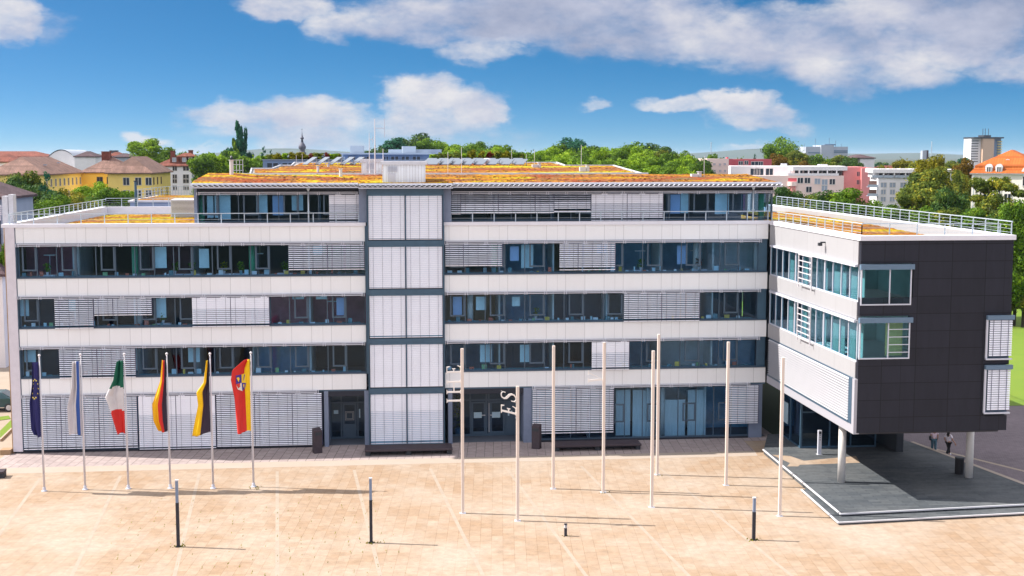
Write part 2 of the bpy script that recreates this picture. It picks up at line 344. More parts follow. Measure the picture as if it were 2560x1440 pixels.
M_cable = mat('dark_cable', (.06, .06, .12), .6)
M_railing = mat('galvanised_railing', (.50, .58, .66), .4, metal=.3)
M_roller = mat('inner_roller_blind', (.62, .78, .84), .8, var=.25, vscale=1.5)
M_roller2 = mat('blue_roller_blind', (.42, .54, .82), .8, var=.2, vscale=1.5)
M_int = mat('interior_dark', (.11, .13, .17), .9, var=.4, vscale=.6)
M_intred = mat('brick_reflection_wall', (.62, .22, .30), .9, var=.75, vscale=.9)  # room wall coloured like a brick building reflected in the panes
M_intteal = mat('interior_teal', (.24, .46, .66), .9, var=.7, vscale=.8)  # teal wall tint stands in for reflections in the panes
M_ceil = mat('interior_ceiling', (.62, .66, .70), .9)
M_green = mat('green_column', (.07, .36, .20), .6)
M_glass = glass_mat('window_glass', (.72, .85, .94), .025)
M_glass2 = glass_mat('clear_glass', (.74, .90, .94), .02)
M_granite = panel_mat('dark_granite', (.011, .012, .020), 1.9, .035, .9, .75, z_pitch=.95, rough=.6, to=(.022, .024, .040), joint_c=(.002, .002, .004))
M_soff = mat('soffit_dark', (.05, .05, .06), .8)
M_col = mat('white_concrete', (.62, .60, .58), .7, var=.35, vscale=3, alt=(.38, .40, .42))
M_membrane = mat('roof_membrane', (.34, .32, .31), .85, var=.3, vscale=.8)
M_sedum = sedum_mat('sedum', [(.17, .12, .05), (.30, .05, .012), (.22, .12, .05), (.36, .13, .010), (.40, .25, .010), (.36, .37, .02)], .19)
M_sedum2 = sedum_mat('sedum_terrace', [(.20, .09, .03), (.28, .10, .02), (.32, .15, .015), (.36, .21, .012), (.36, .25, .012), (.30, .26, .015)], .3)
M_sheet = mat('corrugated_sheet', (.62, .63, .70), .5, spec=.5, var=.3, vscale=4)
M_clad = panel_mat('metal_cladding', (.84, .89, .98), .19, .03, .5, .25)
M_pole = mat('pole_white', (.62, .60, .64), .4)
M_polew = mat('pole_cream', (.66, .57, .52), .45)
M_letter = mat('letter_white', (.78, .74, .72), .5)
M_dark = mat('dark_metal', (.018, .022, .035), .45)
M_dark2 = mat('anthracite', (.03, .035, .045), .6, var=.3)
M_wood = mat('bench_stone', (.055, .04, .05), .7, var=.4, vscale=6)
M_slate = paving_mat('slate_slabs', ((.062, .072, .084), (.098, .108, .118)), 1.2, .3, R_(2), .016, (.03, .036, .046), (.125, .13, .135), .7)
M_pave = paving_mat('plaza_slabs', ((.352, .264, .194), (.305, .208, .136)), .9, .56, R_(90+4.9), .011, (.24, .16, .10), (.385, .32, .265), .85)
M_walk = mat('walkway_concrete', (.38, .32, .275), .85, var=.4, vscale=.5, alt=(.35, .27, .205), bump=.1)
M_strip = mat('light_stone_strip', (.375, .305, .245), .8, var=.4, vscale=1.5)
M_road = paving_mat('grey_setts', ((.20, .165, .185), (.16, .13, .15)), .3, .15, R_(20), .015, (.10, .085, .09), (.22, .18, .20), .6)
M_fore = paving_mat('shade_grey_flags', ((.40, .33, .32), (.34, .275, .27)), .9, .56, R_(90+4.9), .016, (.09, .075, .075), (.31, .26, .26), .6)  # grey of the facade's shade put into the slab colour
M_asph = mat('asphalt', (.055, .055, .06), .9, var=.3, vscale=.5)
M_path = mat('pale_path', (.33, .27, .22), .9, var=.25, vscale=.6)
M_grass = mat('lawn_grass', (.11, .19, .012), .9, var=.6, vscale=.35, alt=(.16, .22, .012), bump=.6, bscale=8)
M_land = mat('land', (.03, .05, .02), .95, var=.6, vscale=.02, alt=(.07, .07, .045))
M_edge = mat('steel_edge', (.60, .60, .64), .4)
M_trunk = mat('bark', (.05, .04, .03), .9, var=.4, vscale=4)
L_dark = leaf_mat('foliage_dark', (0.0255, 0.0643, 0.017), (0.0561, 0.126, 0.0272), (0.178, 0.23, 0.0255))
L_olive = leaf_mat('foliage_olive', (0.0459, 0.0803, 0.0136), (0.128, 0.173, 0.0204), (0.408, 0.344, 0.0255))
L_mid = leaf_mat('foliage_green', (.035, .085, .010), (.105, .205, .014), (.24, .36, .02))
L_bright = leaf_mat('foliage_bright', (.065, .14, .008), (.20, .34, .013), (.36, .48, .02))
L_yellow = leaf_mat('foliage_yellow', (.07, .08, .004), (.20, .19, .006), (.32, .27, .012))
L_brown = leaf_mat('foliage_autumn', (.05, .035, .005), (.15, .09, .008), (.26, .15, .012))
L_teal = leaf_mat('foliage_bluegreen', (0.0136, 0.051, 0.0306), (0.0238, 0.119, 0.068), (0.051, 0.204, 0.085))
L_red = leaf_mat('foliage_red', (.06, .008, .005), (.16, .02, .01), (.25, .05, .01))

# ---------------------------------------------------------------- ground (structure)
def sheet(name, pts, m, z, th=None):
    b = MB()
    if th: b.prism(pts, z-th, z)
    else: b.poly([(x, y, z) for x, y in pts])
    o = b.build(name, m); return struct(o)
sheet('land', [(-9000, -1500), (9000, -1500), (9000, 14000), (-9000, 14000)], M_land, -.05)
sheet('plaza', [(-70, -130), (70, -130), (70, -1.2), (30, -1.2), (26.0, -.9), (-24.6, -.9), (-24.6, 1), (-70, 1)], M_pave, 0)
sheet('forecourt', [(-24.6, -3.9), (23.4, -3.8), (23.5, -.9), (26, -.9), (26, 6), (-24.6, 6)], M_fore, .003)  # carried out to the edge of the facade's shadow, in shade grey
sheet('walkway', [(-60, -5.55), (23.2, -5.15), (23.4, -3.8), (-24.6, -3.9), (-60, -3.0)], M_walk, .004)
a_ = R_(4.9)
for k in range(-4, 6):                      # pale stone strips run towards the building
    x0 = -6.9 + k*4.62; b = MB(); L0, L1 = -6.3 - .1*abs(k), -60
    dx = lambda y: -(y+6.5)*math.tan(a_)
    b.poly([(x0+dx(L0)-.095, L0, .004), (x0+dx(L1)-.095, L1, .004), (x0+dx(L1)+.095, L1, .004), (x0+dx(L0)+.095, L0, .004)])
    struct(b.build('stone_strip', M_strip))
sheet('side_path', [(-70, 1), (-24.6, 1), (-24.6, 40), (-70, 40)], M_path, 0)
sheet('road', [(34.2, -3.4), (37.5, -20), (80, -20), (80, 9), (34.6, 9)], M_road, .006)
b = MB(); p, q = onZ(2290, 1113), onZ(2560, 1180); b.poly([(p.x, p.y, .012), (q.x, q.y, .012), (q.x+.3, q.y+.1, .012), (p.x+.3, p.y+.1, .012)])
struct(b.build('road_edge_line', M_strip))
b = MB(); b.prism([(33.95, -3.5), (36.9, -20), (37.25, -20), (34.2, -3.4)], 0, .31); struct(b.build('kerb', M_walk))
sheet('lawn', [(36, 9), (90, 9), (90, 80), (36, 80)], M_grass, .02)
sheet('access_road', [(-90, 40), (-24.6, 40), (-24.6, 48), (-90, 48)], M_asph, .004)
b = MB()
for pts in ([(0, 1078), (30, 1048), (30, 1072), (0, 1101)],):
    b.poly([(onZ(x, y).x, onZ(x, y).y, .03) for x, y in pts])
b.poly([(-27.5, 11.2, .03), (-40, 2, .03), (-41, 3, .03), (-28, 12.4, .03)])
struct(b.build('grass_verge', M_grass))
b = MB(); b.bar(Vector(onZ(0, 1104)) + Vector((0, 0, .08)), Vector(onZ(30, 1075)) + Vector((0, 0, .08)), .12, .16); struct(b.build('verge_kerb', M_walk))

# slate platform with two steps
b = MB()
b.prism([(23.0, -20.55), (44, -18.95), (44, -14), (23.2, -14)], -.02, .15)
struct(b.build('lower_step', M_slate))
b = MB(); b.prism([(23.5, -19.5), (36.9, -18.45), (33.95, -3.45), (33.0, -.3), (25.3, -.3), (23.75, -4.65)], -.02, .30)
struct(b.build('platform', M_slate))
b = MB(); b.prism([(36.9, -18.45), (44, -17.9), (44, -8), (37.3, -16)], -.02, .30); struct(b.build('platform_return', M_slate))
b = MB()
b.prism([(23.44, -19.58), (44, -17.98), (44, -17.9), (23.52, -19.5)], .24, .318); b.prism([(23.42, -19.58), (23.5, -19.58), (23.74, -4.65), (23.66, -4.65)], .24, .316)
b.prism([(22.94, -20.63), (44, -19.03), (44, -18.95), (23.0, -20.55)], .1, .168); b.prism([(22.92, -20.63), (23.0, -20.63), (23.2, -14), (23.12, -14)], .1, .166)
struct(b.build('step_edging', M_edge))
b = MB()
for i, pts in enumerate(([(1930, 1137), (1975, 1140), (2010, 1152), (2140, 1140), (2150, 1157), (2000, 1162), (1995, 1166), (1968, 1166), (1975, 1158)],)):
    b.poly([(onZ(x, y, .3).x, onZ(x, y, .3).y, .304) for x, y in pts])
struct(b.build('peach_patch', M_pave))  # irregular polygon in the plaza slab colour, lying on the platform
for y in (-1, ):
    pass

# ---------------------------------------------------------------- the office building
BLD = thing('office_building', 'long white office building with outside blinds, planted roof and a dark wing on columns', 'office building')
FL = [  # window storeys: z of sill, z of head
    (.12, 3.78), (4.85, 6.90), (8.06, 10.13), (11.28, 13.46)]
XL0, XL1, XR0, XR1 = -23.5, -1.95, 3.55, 25.0
def P(mb, name, m, parent=BLD, **k): return mb.build(name, m, parent, **k)

# spandrel bands and their copings
for (za, zb) in ((3.80, 4.83), (6.92, 8.04), (10.15, 11.26), (13.50, 14.50)):
    for (xa, xb) in ((XL0, XL1+.35), (XR0, 25.15)):
        b = MB(); b.box(xa, xb, 0, .3, za, zb); o = P(b, 'spandrel_band', M_white)
        if za < 13:
            s = MB(); s.box(xa, xb, -.05, .34, zb+.001, zb+.05); P(s, 'sill', M_frame, o)
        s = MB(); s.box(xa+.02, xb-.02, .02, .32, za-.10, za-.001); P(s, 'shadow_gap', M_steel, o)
for (xa, xb) in ((-24.35, XL1+.42), (XR0-.02, 25.24)):
    b = MB(); b.box(xa, xb, -.07, .42, 14.502, 14.72); P(b, 'coping', M_cope)
# left corner: white pier, ochre side wall
b = MB(); b.box(-24.15, XL0-.06, -.04, .9, .12, 14.50); P(b, 'corner_pier', M_pier)
b = MB(); b.box(XL0-.06, XL0-.003, .03, .2, .2, 14.48); P(b, 'corner_joint', M_steel)
b = MB(); b.box(-24.22, -24.15, .0, 28.6, 0, 14.5); b.box(-24.15, -23.9, .9, 28.6, 0, 14.5); P(b, 'side_wall', M_peach)
b = MB(); b.box(-24.9, -24.25, -.35, .35, .0, .32); P(b, 'foot_block', M_peach)
for xa, xb in ((-24.1, -4.5), (9.35, 24.05)):
    b = MB(); b.box(xa, xb, .05, .4, 0, .118); P(b, 'plinth', M_dark)

# storey floors, ceilings and rooms behind the glass
b = MB()
for z in (.02, 4.3, 7.5, 10.7, 14.0):
    b.box(-23.9, 25.3, .45, 28, z-.25 if z > 1 else -.02, z)
P(b, 'floor_slab', M_int)
b = MB()
for z in (3.9, 7.0, 10.25, 13.55): b.box(-23.8, 25.2, .5, 6.4, z, z+.04)
P(b, 'ceiling', M_ceil)
rnd = random.Random(21)
M_rooms = [M_int, M_intteal, M_intred, mat('room_pale_green', (.42, .58, .46), .9, var=.6, vscale=.7), mat('room_white', (.68, .72, .74), .9, var=.6, vscale=.6), mat('room_dark', (.03, .03, .04), .9), mat('room_ochre', (.42, .30, .16), .9, var=.6, vscale=.8)]
for fl, xa, xb, pick in ((3, -23.9, -1.5, (2, 5, 2, 5, 0, 3)), (3, 3.6, 25.2, (0, 1, 6, 1, 1, 4)), (2, -23.9, -1.5, (0, 5, 0, 2, 2, 2)), (2, 3.6, 25.2, (6, 1, 0, 4, 1, 0)), (1, -23.9, -1.5, (0, 2, 5, 0, 1, 5)), (1, 3.6, 25.2, (1, 0, 5, 1, 4, 1)), (0, -23.9, -4.6, (0, 1, 0, 5, 0)), (0, 9.3, 25.2, (1, 4, 4, 1))):
    z0 = (0.03, 4.31, 7.51, 10.71)[fl]; z1 = (3.88, 6.98, 10.23, 13.53)[fl]; n = len(pick); w = (xb-xa)/n
    for i in range(n):
        d = rnd.choice((2.6, 3.4, 4.6, 6.0)) if pick[i] != 5 else 6.0
        b = MB(); b.box(xa+i*w+.06, xa+(i+1)*w-.06, d, d+.1, z0, z1); P(b, 'room_wall', M_rooms[pick[i]])
        if i: b = MB(); b.box(xa+i*w-.05, xa+i*w+.05, .7, 6.0, z0, z1); P(b, 'partition', M_rooms[4])

# windows: two bays each; a fixed light and a casement per pair
def window(xa, xb, z0, z1, casement=True, y=.2, parent=BLD, transom=None, glass=M_glass):
    n = max(1, round((xb-xa)/1.28)); w = (xb-xa)/n
    b = MB(); t = .055
    b.box(xa, xb, y-.05, y+.06, z0, z0+.09); b.box(xa, xb, y-.05, y+.06, z1-.07, z1)
    for i in range(n+1):
        x = xa+i*w; x0_ = max(xa, x-t/2); x1_ = min(xb, x+t/2)
        b.box(x0_, x1_, y-.048, y+.058, z0+.09, z1-.07)
    o = P(b, 'window', M_frame, parent)
    for i in range(n):
        g = MB(); g.box(xa+i*w+t/2, xa+(i+1)*w-t/2, y+.01, y+.03, z0+.09, z1-.07); P(g, 'pane', glass, o)
        if casement and i % 2 == 0:
            c = MB(); ca, cb = xa+i*w+.30, xa+(i+1)*w-.03; c0, c1 = (z0+.45, z1-.1) if transom is None else (z0+1.1, z0+2.35); q = .10
            c.box(ca, ca+q, y-.075, y+.0, c0, c1); c.box(cb-q, cb, y-.075, y+.0, c0, c1)
            c.box(ca+q, cb-q, y-.074, y-.001, c0, c0+q); c.box(ca+q, cb-q, y-.074, y-.001, c1-q, c1); P(c, 'casement', M_frame, o)
    return o
def window_row(xa, xb, z0, z1, y=.2, **k):
    n = max(1, round((xb-xa)/2.56)); w = (xb-xa)/n
    for i in range(n): window(xa+i*w, xa+(i+1)*w, z0, z1, y=y, **k)
for fl in (1, 2, 3):
    window_row(XL0, XL1+.3, *FL[fl]); window_row(XR0+.05, 24.55, *FL[fl])
    b = MB(); b.box(24.551, 25.12, .1, .3, FL[fl][0], FL[fl][1]); P(b, 'end_panel', M_steel)
window_row(XL0, -4.75, *FL[0]); window_row(9.5, 24.1, *FL[0], transom=1)

# outside venetian blinds
def slats(xa, xb, z0, z1, tilt, y, mb, pitch=.125, wd=.105):
    n = int((z1-z0)/pitch)
    for i in range(n):
        z = z1-(i+.5)*pitch; tl = R_(tilt(i/n) if callable(tilt) else tilt)
        dy, dz = wd/2*math.cos(tl), wd/2*math.sin(tl)
        # a shallow convex slat: outer edge low
        cy, cz = .008*math.sin(tl), .008*math.cos(tl)
        mb.poly([(xa, y-dy, z-dz), (xb, y-dy, z-dz), (xb, y-cy, z+cz), (xa, y-cy, z+cz)]); mb.poly([(xa, y-cy, z+cz), (xb, y-cy, z+cz), (xb, y+dy, z+dz), (xa, y+dy, z+dz)])
def blind(xa, xb, z0, z1, style, y=-.1, drop=1.0, rail=True, cables=2, name='venetian_blind'):
    zb = z1-(z1-z0)*drop
    til = {'open': 30, 'half': 36, 'closed': 68, 'split': lambda t: 70 if t < .36 else 46, 'osplit': lambda t: 24 if t < .45 else 44}[style]
    b = MB(); slats(xa+.015, xb-.015, zb+.05, z1-.02, til, y, b, wd=.125 if style in ('closed', 'split') else .105); b.box(xa+.015, xb-.015, y-.04, y+.04, zb, zb+.045)
    o = P(b, name, M_slat, fix=False)
    c = MB(); n = max(2, round((xb-xa)/.62))
    for i in range(n):
        x = xa+(xb-xa)*(i+.5)/n; c.box(x-.006, x+.006, y-.062, y-.05, zb, z1)
    c.box(xb-.02, xb+.012, y-.03, y+.05, zb if drop > .9 else zb-.02, z1-.03)
    P(c, 'guide_cables', M_cable, o)
    return o
def headrail(xa, xb, z, y=-.1):
    b = MB(); b.box(xa, xb, y-.035, y+.035, z-.16, z-.11); b.box(xa, xb, y-.03, y+.06, z-.06, z-.005)
    n = round((xb-xa)/1.28)
    for i in range(n+1):
        x = xa+(xb-xa)*i/max(n, 1)
        b.box(x-.09, x-.05, y-.05, y+.1, z-.21, z-.0); b.box(x+.05, x+.09, y-.05, y+.1, z-.21, z-.0)
    o = P(b, 'headrail', M_rail)
    c = MB(); w = (xb-xa)/max(n, 1)
    for i in range(n): c.box(xa+i*w+.2, xa+(i+1)*w-.2, y-.012, y+.012, z-.215, z-.185)
    P(c, 'winding_rod', M_dark, o)
for fl in (0, 1, 2, 3):
    z = FL[fl][1]+.02
    headrail(XL0+.1, XL1+.2 if fl else -4.8, z); headrail(XR0+.1 if fl else 9.4, 24.6 if fl else 24.0, z)
def bl(fl, px0, px1, style, drop=1.0):
    z0, z1 = FL[fl]; blind(xat(px0, -.1), xat(px1, -.1), z0, z1-.13, style, drop=drop)
# storey 3
for a in ((722, 820, 'open', .80), (820, 912, 'open', .80), (1113, 1159, 'open', .72), (1159, 1256, 'open', .72), (1398, 1445, 'half', .88), (1445, 1538, 'half', .88)): bl(3, *a)
# storey 2 (the end hidden in the photo is left with plain windows)
for a in ((133, 231, 'open', 1), (232, 280, 'half', .58), (280, 378, 'half', .58), (478, 575, 'split', 1), (575, 672, 'split', 1)): bl(2, *a)
for a in ((1560, 1655, 'half', 1), (1655, 1750, 'half', 1)): bl(2, *a)
for a in ((140, 236, 'open', 1), (236, 333, 'open', 1)): bl(1, *a)
for a in ((1480, 1575, 'split', 1),): bl(1, *a)
# ground floor
for a in ((43, 140, 'half', .96), (140, 236, 'half', .96), (236, 333, 'half', .96), (336, 431, 'split', 1), (431, 531, 'split', 1), (533, 630, 'half', .98), (630, 725, 'half', .98), (725, 800, 'half', .98)): bl(0, *a)
for a in ((1331, 1442, 'open', .86), (1442, 1537, 'open', .86), (1818, 1902, 'half', .74)): bl(0, *a)

# stair tower with two columns of blinds
TX0, TX1 = -1.45, 3.50
b = MB(); b.box(TX0, TX0+.06, -.33, .6, .1, 17.0); b.box(TX1-.06, TX1, -.33, .6, .1, 17.0); b.box(TX0, TX1, .25, .4, .1, 16.9); P(b, 'tower_frame', M_steel)
rows = [(16.50, 16.95), (13.20, 13.55), (10.02, 10.38), (6.80, 7.15), (3.52, 3.88)]
for (z0, z1) in rows:
    b = MB(); b.box(TX0+.06, TX1-.06, -.30, .24, z0, z1); P(b, 'tower_transom', M_steel)
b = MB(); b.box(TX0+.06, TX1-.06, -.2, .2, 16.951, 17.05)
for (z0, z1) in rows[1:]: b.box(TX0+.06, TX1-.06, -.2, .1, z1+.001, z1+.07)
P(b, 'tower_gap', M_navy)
lows = [13.62, 10.45, 7.22, 3.95, .18]
for (zt, _), zl in zip(rows, lows):
    xm = (TX0+TX1)/2
    for xa, xb in ((TX0+.09, xm-.03), (xm+.03, TX1-.09)):
        blind(xa, xb, zl, zt-.03, 'closed' if zl > 1 else 'split', y=-.2)
    b = MB(); b.box(xm-.025, xm+.025, -.29, -.1, zl, zt); P(b, 'tower_mullion', M_steel)
b = MB(); b.box(TX0+.1, TX1-.1, -.1, .2, .1, 16.5); P(b, 'tower_glazing', M_intteal)
# jambs beside the tower
for xa, xb in ((-1.95, TX0-.02), (TX1+.02, 4.0)):
    b = MB(); b.box(xa, xb, .06, .9, 14.73, 17.0); P(b, 'tower_jamb', M_jamb)
for xa, xb in ((XL1+.36, TX0-.005), (TX1+.005, XR0-.005)):
    for z0, z1 in ((4.84, 14.49),):
        b = MB(); b.box(xa, xb, -.12, .3, z0, z1); P(b, 'tower_reveal', M_steel)

# entrances
def entrance(xa, xb, yb, doors, side):
    b = MB(); b.box(xa-.28, xa, .02, yb, .0, 3.70); P(b, 'entrance_jamb', M_jamb)
    b = MB(); b.box(xb, xb+(.28 if side == 'l' else .55), .02, yb, .0, 3.70); P(b, 'entrance_jamb', M_jamb)
    b = MB(); b.box(xa, xb, .03, yb, 3.55, 3.72); b.box(xa, xb, .02, .2, 3.35, 3.549); P(b, 'entrance_soffit', M_navy)
    b = MB(); b.box(xa, xb, yb+2.6, yb+2.7, 0, 3.5); P(b, 'entrance_back', M_int)
    b = MB()
    for x in [xa+.04, xb-.04]+[d for dd in doors for d in dd]: b.box(x-.05, x+.05, yb-.04, yb+.05, .03, 3.54)
    b.box(xa+.1, xb-.1, yb-.03, yb+.04, 2.45, 2.56); b.box(xa+.1, xb-.1, yb-.035, yb+.045, .03, .16)
    o = P(b, 'entrance_screen', M_frame)
    g = MB(); g.box(xa+.05, xb-.05, yb-.005, yb+.012, .1, 3.5); P(g, 'pane', M_glass, o)
    return o
e1 = entrance(-4.1, -1.75, 2.3, [(-3.35, -2.25)], 'l')
e2 = entrance(4.02, 8.75, 2.3, [(5.35, 6.45), (6.62, 7.75)], 'r')
d = MB()
for xa, xb in ((5.42, 6.38), (6.69, 7.68)):
    d.box(xa, xa+.11, 2.22, 2.27, .16, 2.4); d.box(xb-.11, xb, 2.22, 2.27, .16, 2.4); d.box(xa+.11, xb-.11, 2.221, 2.269, .16, .34); d.box(xa+.11, xb-.11, 2.221, 2.269, 2.28, 2.4)
o = P(d, 'entrance_door', M_frame)
M_sign = mat('pale_notice', (.42, .58, .68), .5, var=.2, vscale=8)
for xa, xb in ((5.58, 6.12), (6.82, 7.38)):
    s = MB(); s.box(xa, xb, 2.18, 2.21, 1.28, 1.68); P(s, 'door_notice', M_sign, o)
s = MB(); s.box(6.12, 6.36, 2.16, 2.21, 1.44, 1.49); s.box(6.70, 6.82, 2.16, 2.21, 1.44, 1.49); s.box(6.60, 6.63, 2.14, 2.17, .3, 2.3); P(s, 'door_handle', M_edge, o)
b = MB(); b.box(7.8, 8.7, 2.2, 2.24, .16, 2.44); b.box(8.3, 8.68, 2.14, 2.2, .9, 1.9); o = P(b, 'entry_panel', M_frame)
for q in ((7.9, 8.0, 2.16, 2.195, 1.4, 1.85), (8.1, 8.22, 2.16, 2.195, 1.6, 1.75), (8.40, 8.58, 2.11, 2.138, 1.2, 1.32)):
    s = MB(); s.box(*q); P(s, 'notice', M_sign, o)
d = MB(); d.box(-3.25, -3.14, 2.22, 2.27, .1, 2.45); d.box(-2.46, -2.35, 2.22, 2.27, .1, 2.45); d.box(-3.14, -2.46, 2.221, 2.269, 2.34, 2.45); d.box(-3.14, -2.46, 2.221, 2.269, .1, 1.05)
o = P(d, 'entrance_door', M_frame)
s = MB()
for r in (.30, .22): 
    s.box(-2.8-r, -2.8+r, 2.20, 2.215, 1.6+r-.03, 1.6+r); s.box(-2.8-r, -2.8+r, 2.20, 2.215, 1.6-r, 1.6-r+.03); s.box(-2.8-r, -2.8-r+.03, 2.20, 2.215, 1.6-r+.03, 1.6+r-.03); s.box(-2.8+r-.03, -2.8+r, 2.20, 2.215, 1.6-r+.03, 1.6+r-.03)
P(s, 'door_emblem', mat('faint_white', (.35, .36, .38), .6), o)
for q in ((-3.85, -3.55, 2.2, 2.215, 1.75, 2.0), (-2.17, -2.08, 2.2, 2.215, 1.45, 2.05)):
    s = MB(); s.box(*q); P(s, 'notice', M_sign, e1)
b = MB(); b.box(24.1, 25.0, .1, .5, .0, 3.75); P(b, 'end_wall', M_jamb)

# top storey, set back behind a railing
TY = .75
b = MB(); b.box(-12.48, -12.28, .55, 1.2, 14.72, 17.0); P(b, 'top_pier', M_jamb)
for xa, xb in ((-12.27, -1.96), (4.01, 25.62)):
    b = MB(); b.box(xa, xb, TY-.1, TY+.3, 16.72, 17.06); P(b, 'top_fascia', M_navy)
    window_row(xa+.02, xb-.05 if xb < 0 else 25.2, 14.74, 16.66, y=TY)
    n = round((xb-xa)/1.28); 
    headrail(xa+.05, xb-.05, 16.70, y=TY-.2)
b = MB(); b.box(25.25, 25.33, .7, .8, 14.73, 16.71); b.box(25.52, 25.62, .7, .85, 14.73, 16.71); b.box(25.54, 25.6, .85, 8, 14.73, 14.9); b.box(25.54, 25.6, .85, 8, 16.5, 16.71); b.box(25.5, 25.62, 7.9, 8.0, 14.73, 16.7); P(b, 'corner_frame', M_frame)
b = MB(); b.box(25.555, 25.575, .85, 7.9, 14.9, 16.5); P(b, 'corner_glazing', M_glass)
b = MB(); b.box(-12.4, 25.4, 7.6, 7.75, 14.1, 17.1); b.box(-12.42, -12.3, 1.2, 7.6, 14.1, 17.1)
x = -8.4
while x < 22: b.box(x, x+.1, 1.3, 7.59, 14.1, 17.0); x += 3.84
P(b, 'room_wall', M_int)
def blt(px0, px1, style, drop=1.0): blind(xat(px0, TY-.2, 510), xat(px1, TY-.2, 510), 14.74, 16.54, style, y=TY-.2, drop=drop)
for a in ((822, 905, 'split', 1), (1121, 1152, 'open', .74), (1152, 1246, 'osplit', .71), (1246, 1338, 'osplit', .71), (1338, 1385, 'osplit', .71), (1385, 1477, 'osplit', .66), (1478, 1568, 'split', 1), (1568, 1658, 'split', 1)): blt(*a)
# downpipes
for px in (771, 905, 1883):
    x = xat(px, .35, 510); b = MB(); b.tube([(x, .35, 14.0), (x, .35, 16.75)], .055, 10); b.tube([(x, .35, 16.75), (x, .35, 17.0)], [.055, .16], 10); b.box(x-.09, x+.09, .3, .42, 15.4, 15.45); P(b, 'downpipe', M_railing, smooth=True)

# railings
def railing(pts, zb, h=.78, step=1.42, wires=3, name='railing', lean=.05, base=.0):
    b = MB(); pts = [Vector((x, y, 0)) for x, y in pts]
    for p, q in zip(pts[:-1], pts[1:]):
        d = (q-p); n = max(1, round(d.length/step))
        for i in range(n+1):
            c = p+d*(i/n); b.bar((c.x, c.y, zb-base), (c.x, c.y, zb+h-.08), .06, .03); b.bar((c.x, c.y, zb+h-.09), (c.x+.03, c.y-lean, zb+h), .05, .03)
        b.bar((p.x, p.y-lean, zb+h), (q.x, q.y-lean, zb+h), .055, .05)
        for k in range(wires): b.bar((p.x, p.y, zb+h*(k+.6)/(wires+.6)), (q.x, q.y, zb+h*(k+.6)/(wires+.6)), .014)
    return P(b, name, M_railing)
railing([(-23.9, .3), (-1.98, .3)], 14.72, .62, lean=.08, wires=1)
railing([(4.0, .3), (25.2, .3)], 14.72, .62, lean=.08, wires=1)
railing([(-23.95, .3), (-24.0, 28.5)], 14.72, .62); railing([(-24.0, 28.5), (-17.5, 28.9), (-13, 28.9)], 14.72, .7)
railing([(25.45, .2), (25.75, -15.4)], 14.72, .6); railing([(25.75, -15.4), (33.2, -16.3)], 14.72, .6, wires=2)
railing([(33.9, -16.2), (34.3, 28)], 14.72, .72, step=1.6)

# terraces (roof of the third storey)
b = MB(); b.box(-24.35, -23.85, .43, 28.4, 14.02, 14.72); P(b, 'terrace_parapet', M_cope)
b = MB(); b.box(-24.35, -12.5, 28.41, 28.9, 13.9, 14.70); P(b, 'terrace_parapet', M_cope)
def grid_sheet(name, x0, x1, y0, y1, zf, m, nx, ny, amp, parent=BLD, seed=0, inside=None):
    rnd = np.random.RandomState(seed); b = MB()
    from mathutils import noise as mn
    idx = {}
    for j in range(ny+1):
        for i in range(nx+1):
            x = x0+(x1-x0)*i/nx; y = y0+(y1-y0)*j/ny
            if inside and not inside(x, y): continue
            d = mn.fractal(Vector((x*.9, y*.9, seed)), 1.0, 2.0, 5)*amp + rnd.uniform(-.3, .3)*amp
            idx[i, j] = len(b.v); b.v.append((x, y, zf(x, y)+d))
    for j in range(ny):
        for i in range(nx):
            k = [(i, j), (i+1, j), (i+1, j+1), (i, j+1)]
            if all(q in idx for q in k): b.f.append(tuple(idx[q] for q in k)); b.m.append(0)
    return P(b, name, m, parent)
b = MB(); b.box(-23.84, -12.45, .45, 28.4, 14.001, 14.06); P(b, 'terrace_membrane', M_membrane)
grid_sheet('terrace_planting', -23.4, -12.6, 1.5, 26.5, lambda x, y: 14.13, M_sedum2, 60, 90, .05, inside=None)
# louvred plant box and lower block at the back of the left terrace
b = MB(); b.box(-17.35, -15.4, 21, 23, 14.05, 15.55); o = P(b, 'plant_box', M_cope)
s = MB()
for k in range(14): s.box(-17.25, -15.5, 20.88, 20.97, 14.2+k*.095, 14.245+k*.095)
P(s, 'louvre', M_slat, o)
s = MB(); s.box(-17.28, -15.47, 20.975, 20.995, 14.15, 15.5); P(s, 'louvre_back', M_dark, o)

# planted main roof: corrugated eave, two sedum beds, gutter strip
ZA = lambda x, y: 17.26 + (y+.2)/8.2*.46
ZB = lambda x, y: 17.72 + (y-8)/26*.62
def corrugated(x0, x1, y0, y1, z, amp=.045, pitch=.33):
    b = MB(); n = int((x1-x0)/pitch*6)
    for th in (0, 1):
        for i in range(n+1):
            x = x0+(x1-x0)*i/n; q = z+amp*math.sin(2*math.pi*(x-x0)/pitch) - th*.03
            b.v += [(x, y0, q), (x, y1, q)]
    s = 2*(n+1)
    for i in range(n):
        a = 2*i
        b.f += [(a, a+2, a+3, a+1), (s+a, s+a+1, s+a+3, s+a+2), (a, s+a, s+a+2, a+2)]; b.m += [0, 0, 0]
    return b
for x0, x1, y0, z in ((-12.6, -1.96, -.5, 17.12), (-1.95, 4.1, -.75, 17.08), (4.11, 25.95, -.5, 17.12)):
    P(corrugated(x0, x1, y0, 1.2, z), 'eave_sheet', M_sheet)
    b = MB(); b.box(x0, x1, y0+.05, y0+.55, z-.16, z-.085); P(b, 'gutter', M_rail)
    b = MB(); b.box(x0+.02, x1-.02, y0+.3, y0+.6, z+.055, z+.16); P(b, 'roof_edge', M_sheet)
b = MB(); b.prism([(-12.5, .2), (25.8, .2), (25.8, 8), (-12.5, 8)], 17.0, [17.2, 17.2, 17.64, 17.64]); P(b, 'roof_deck', M_membrane)
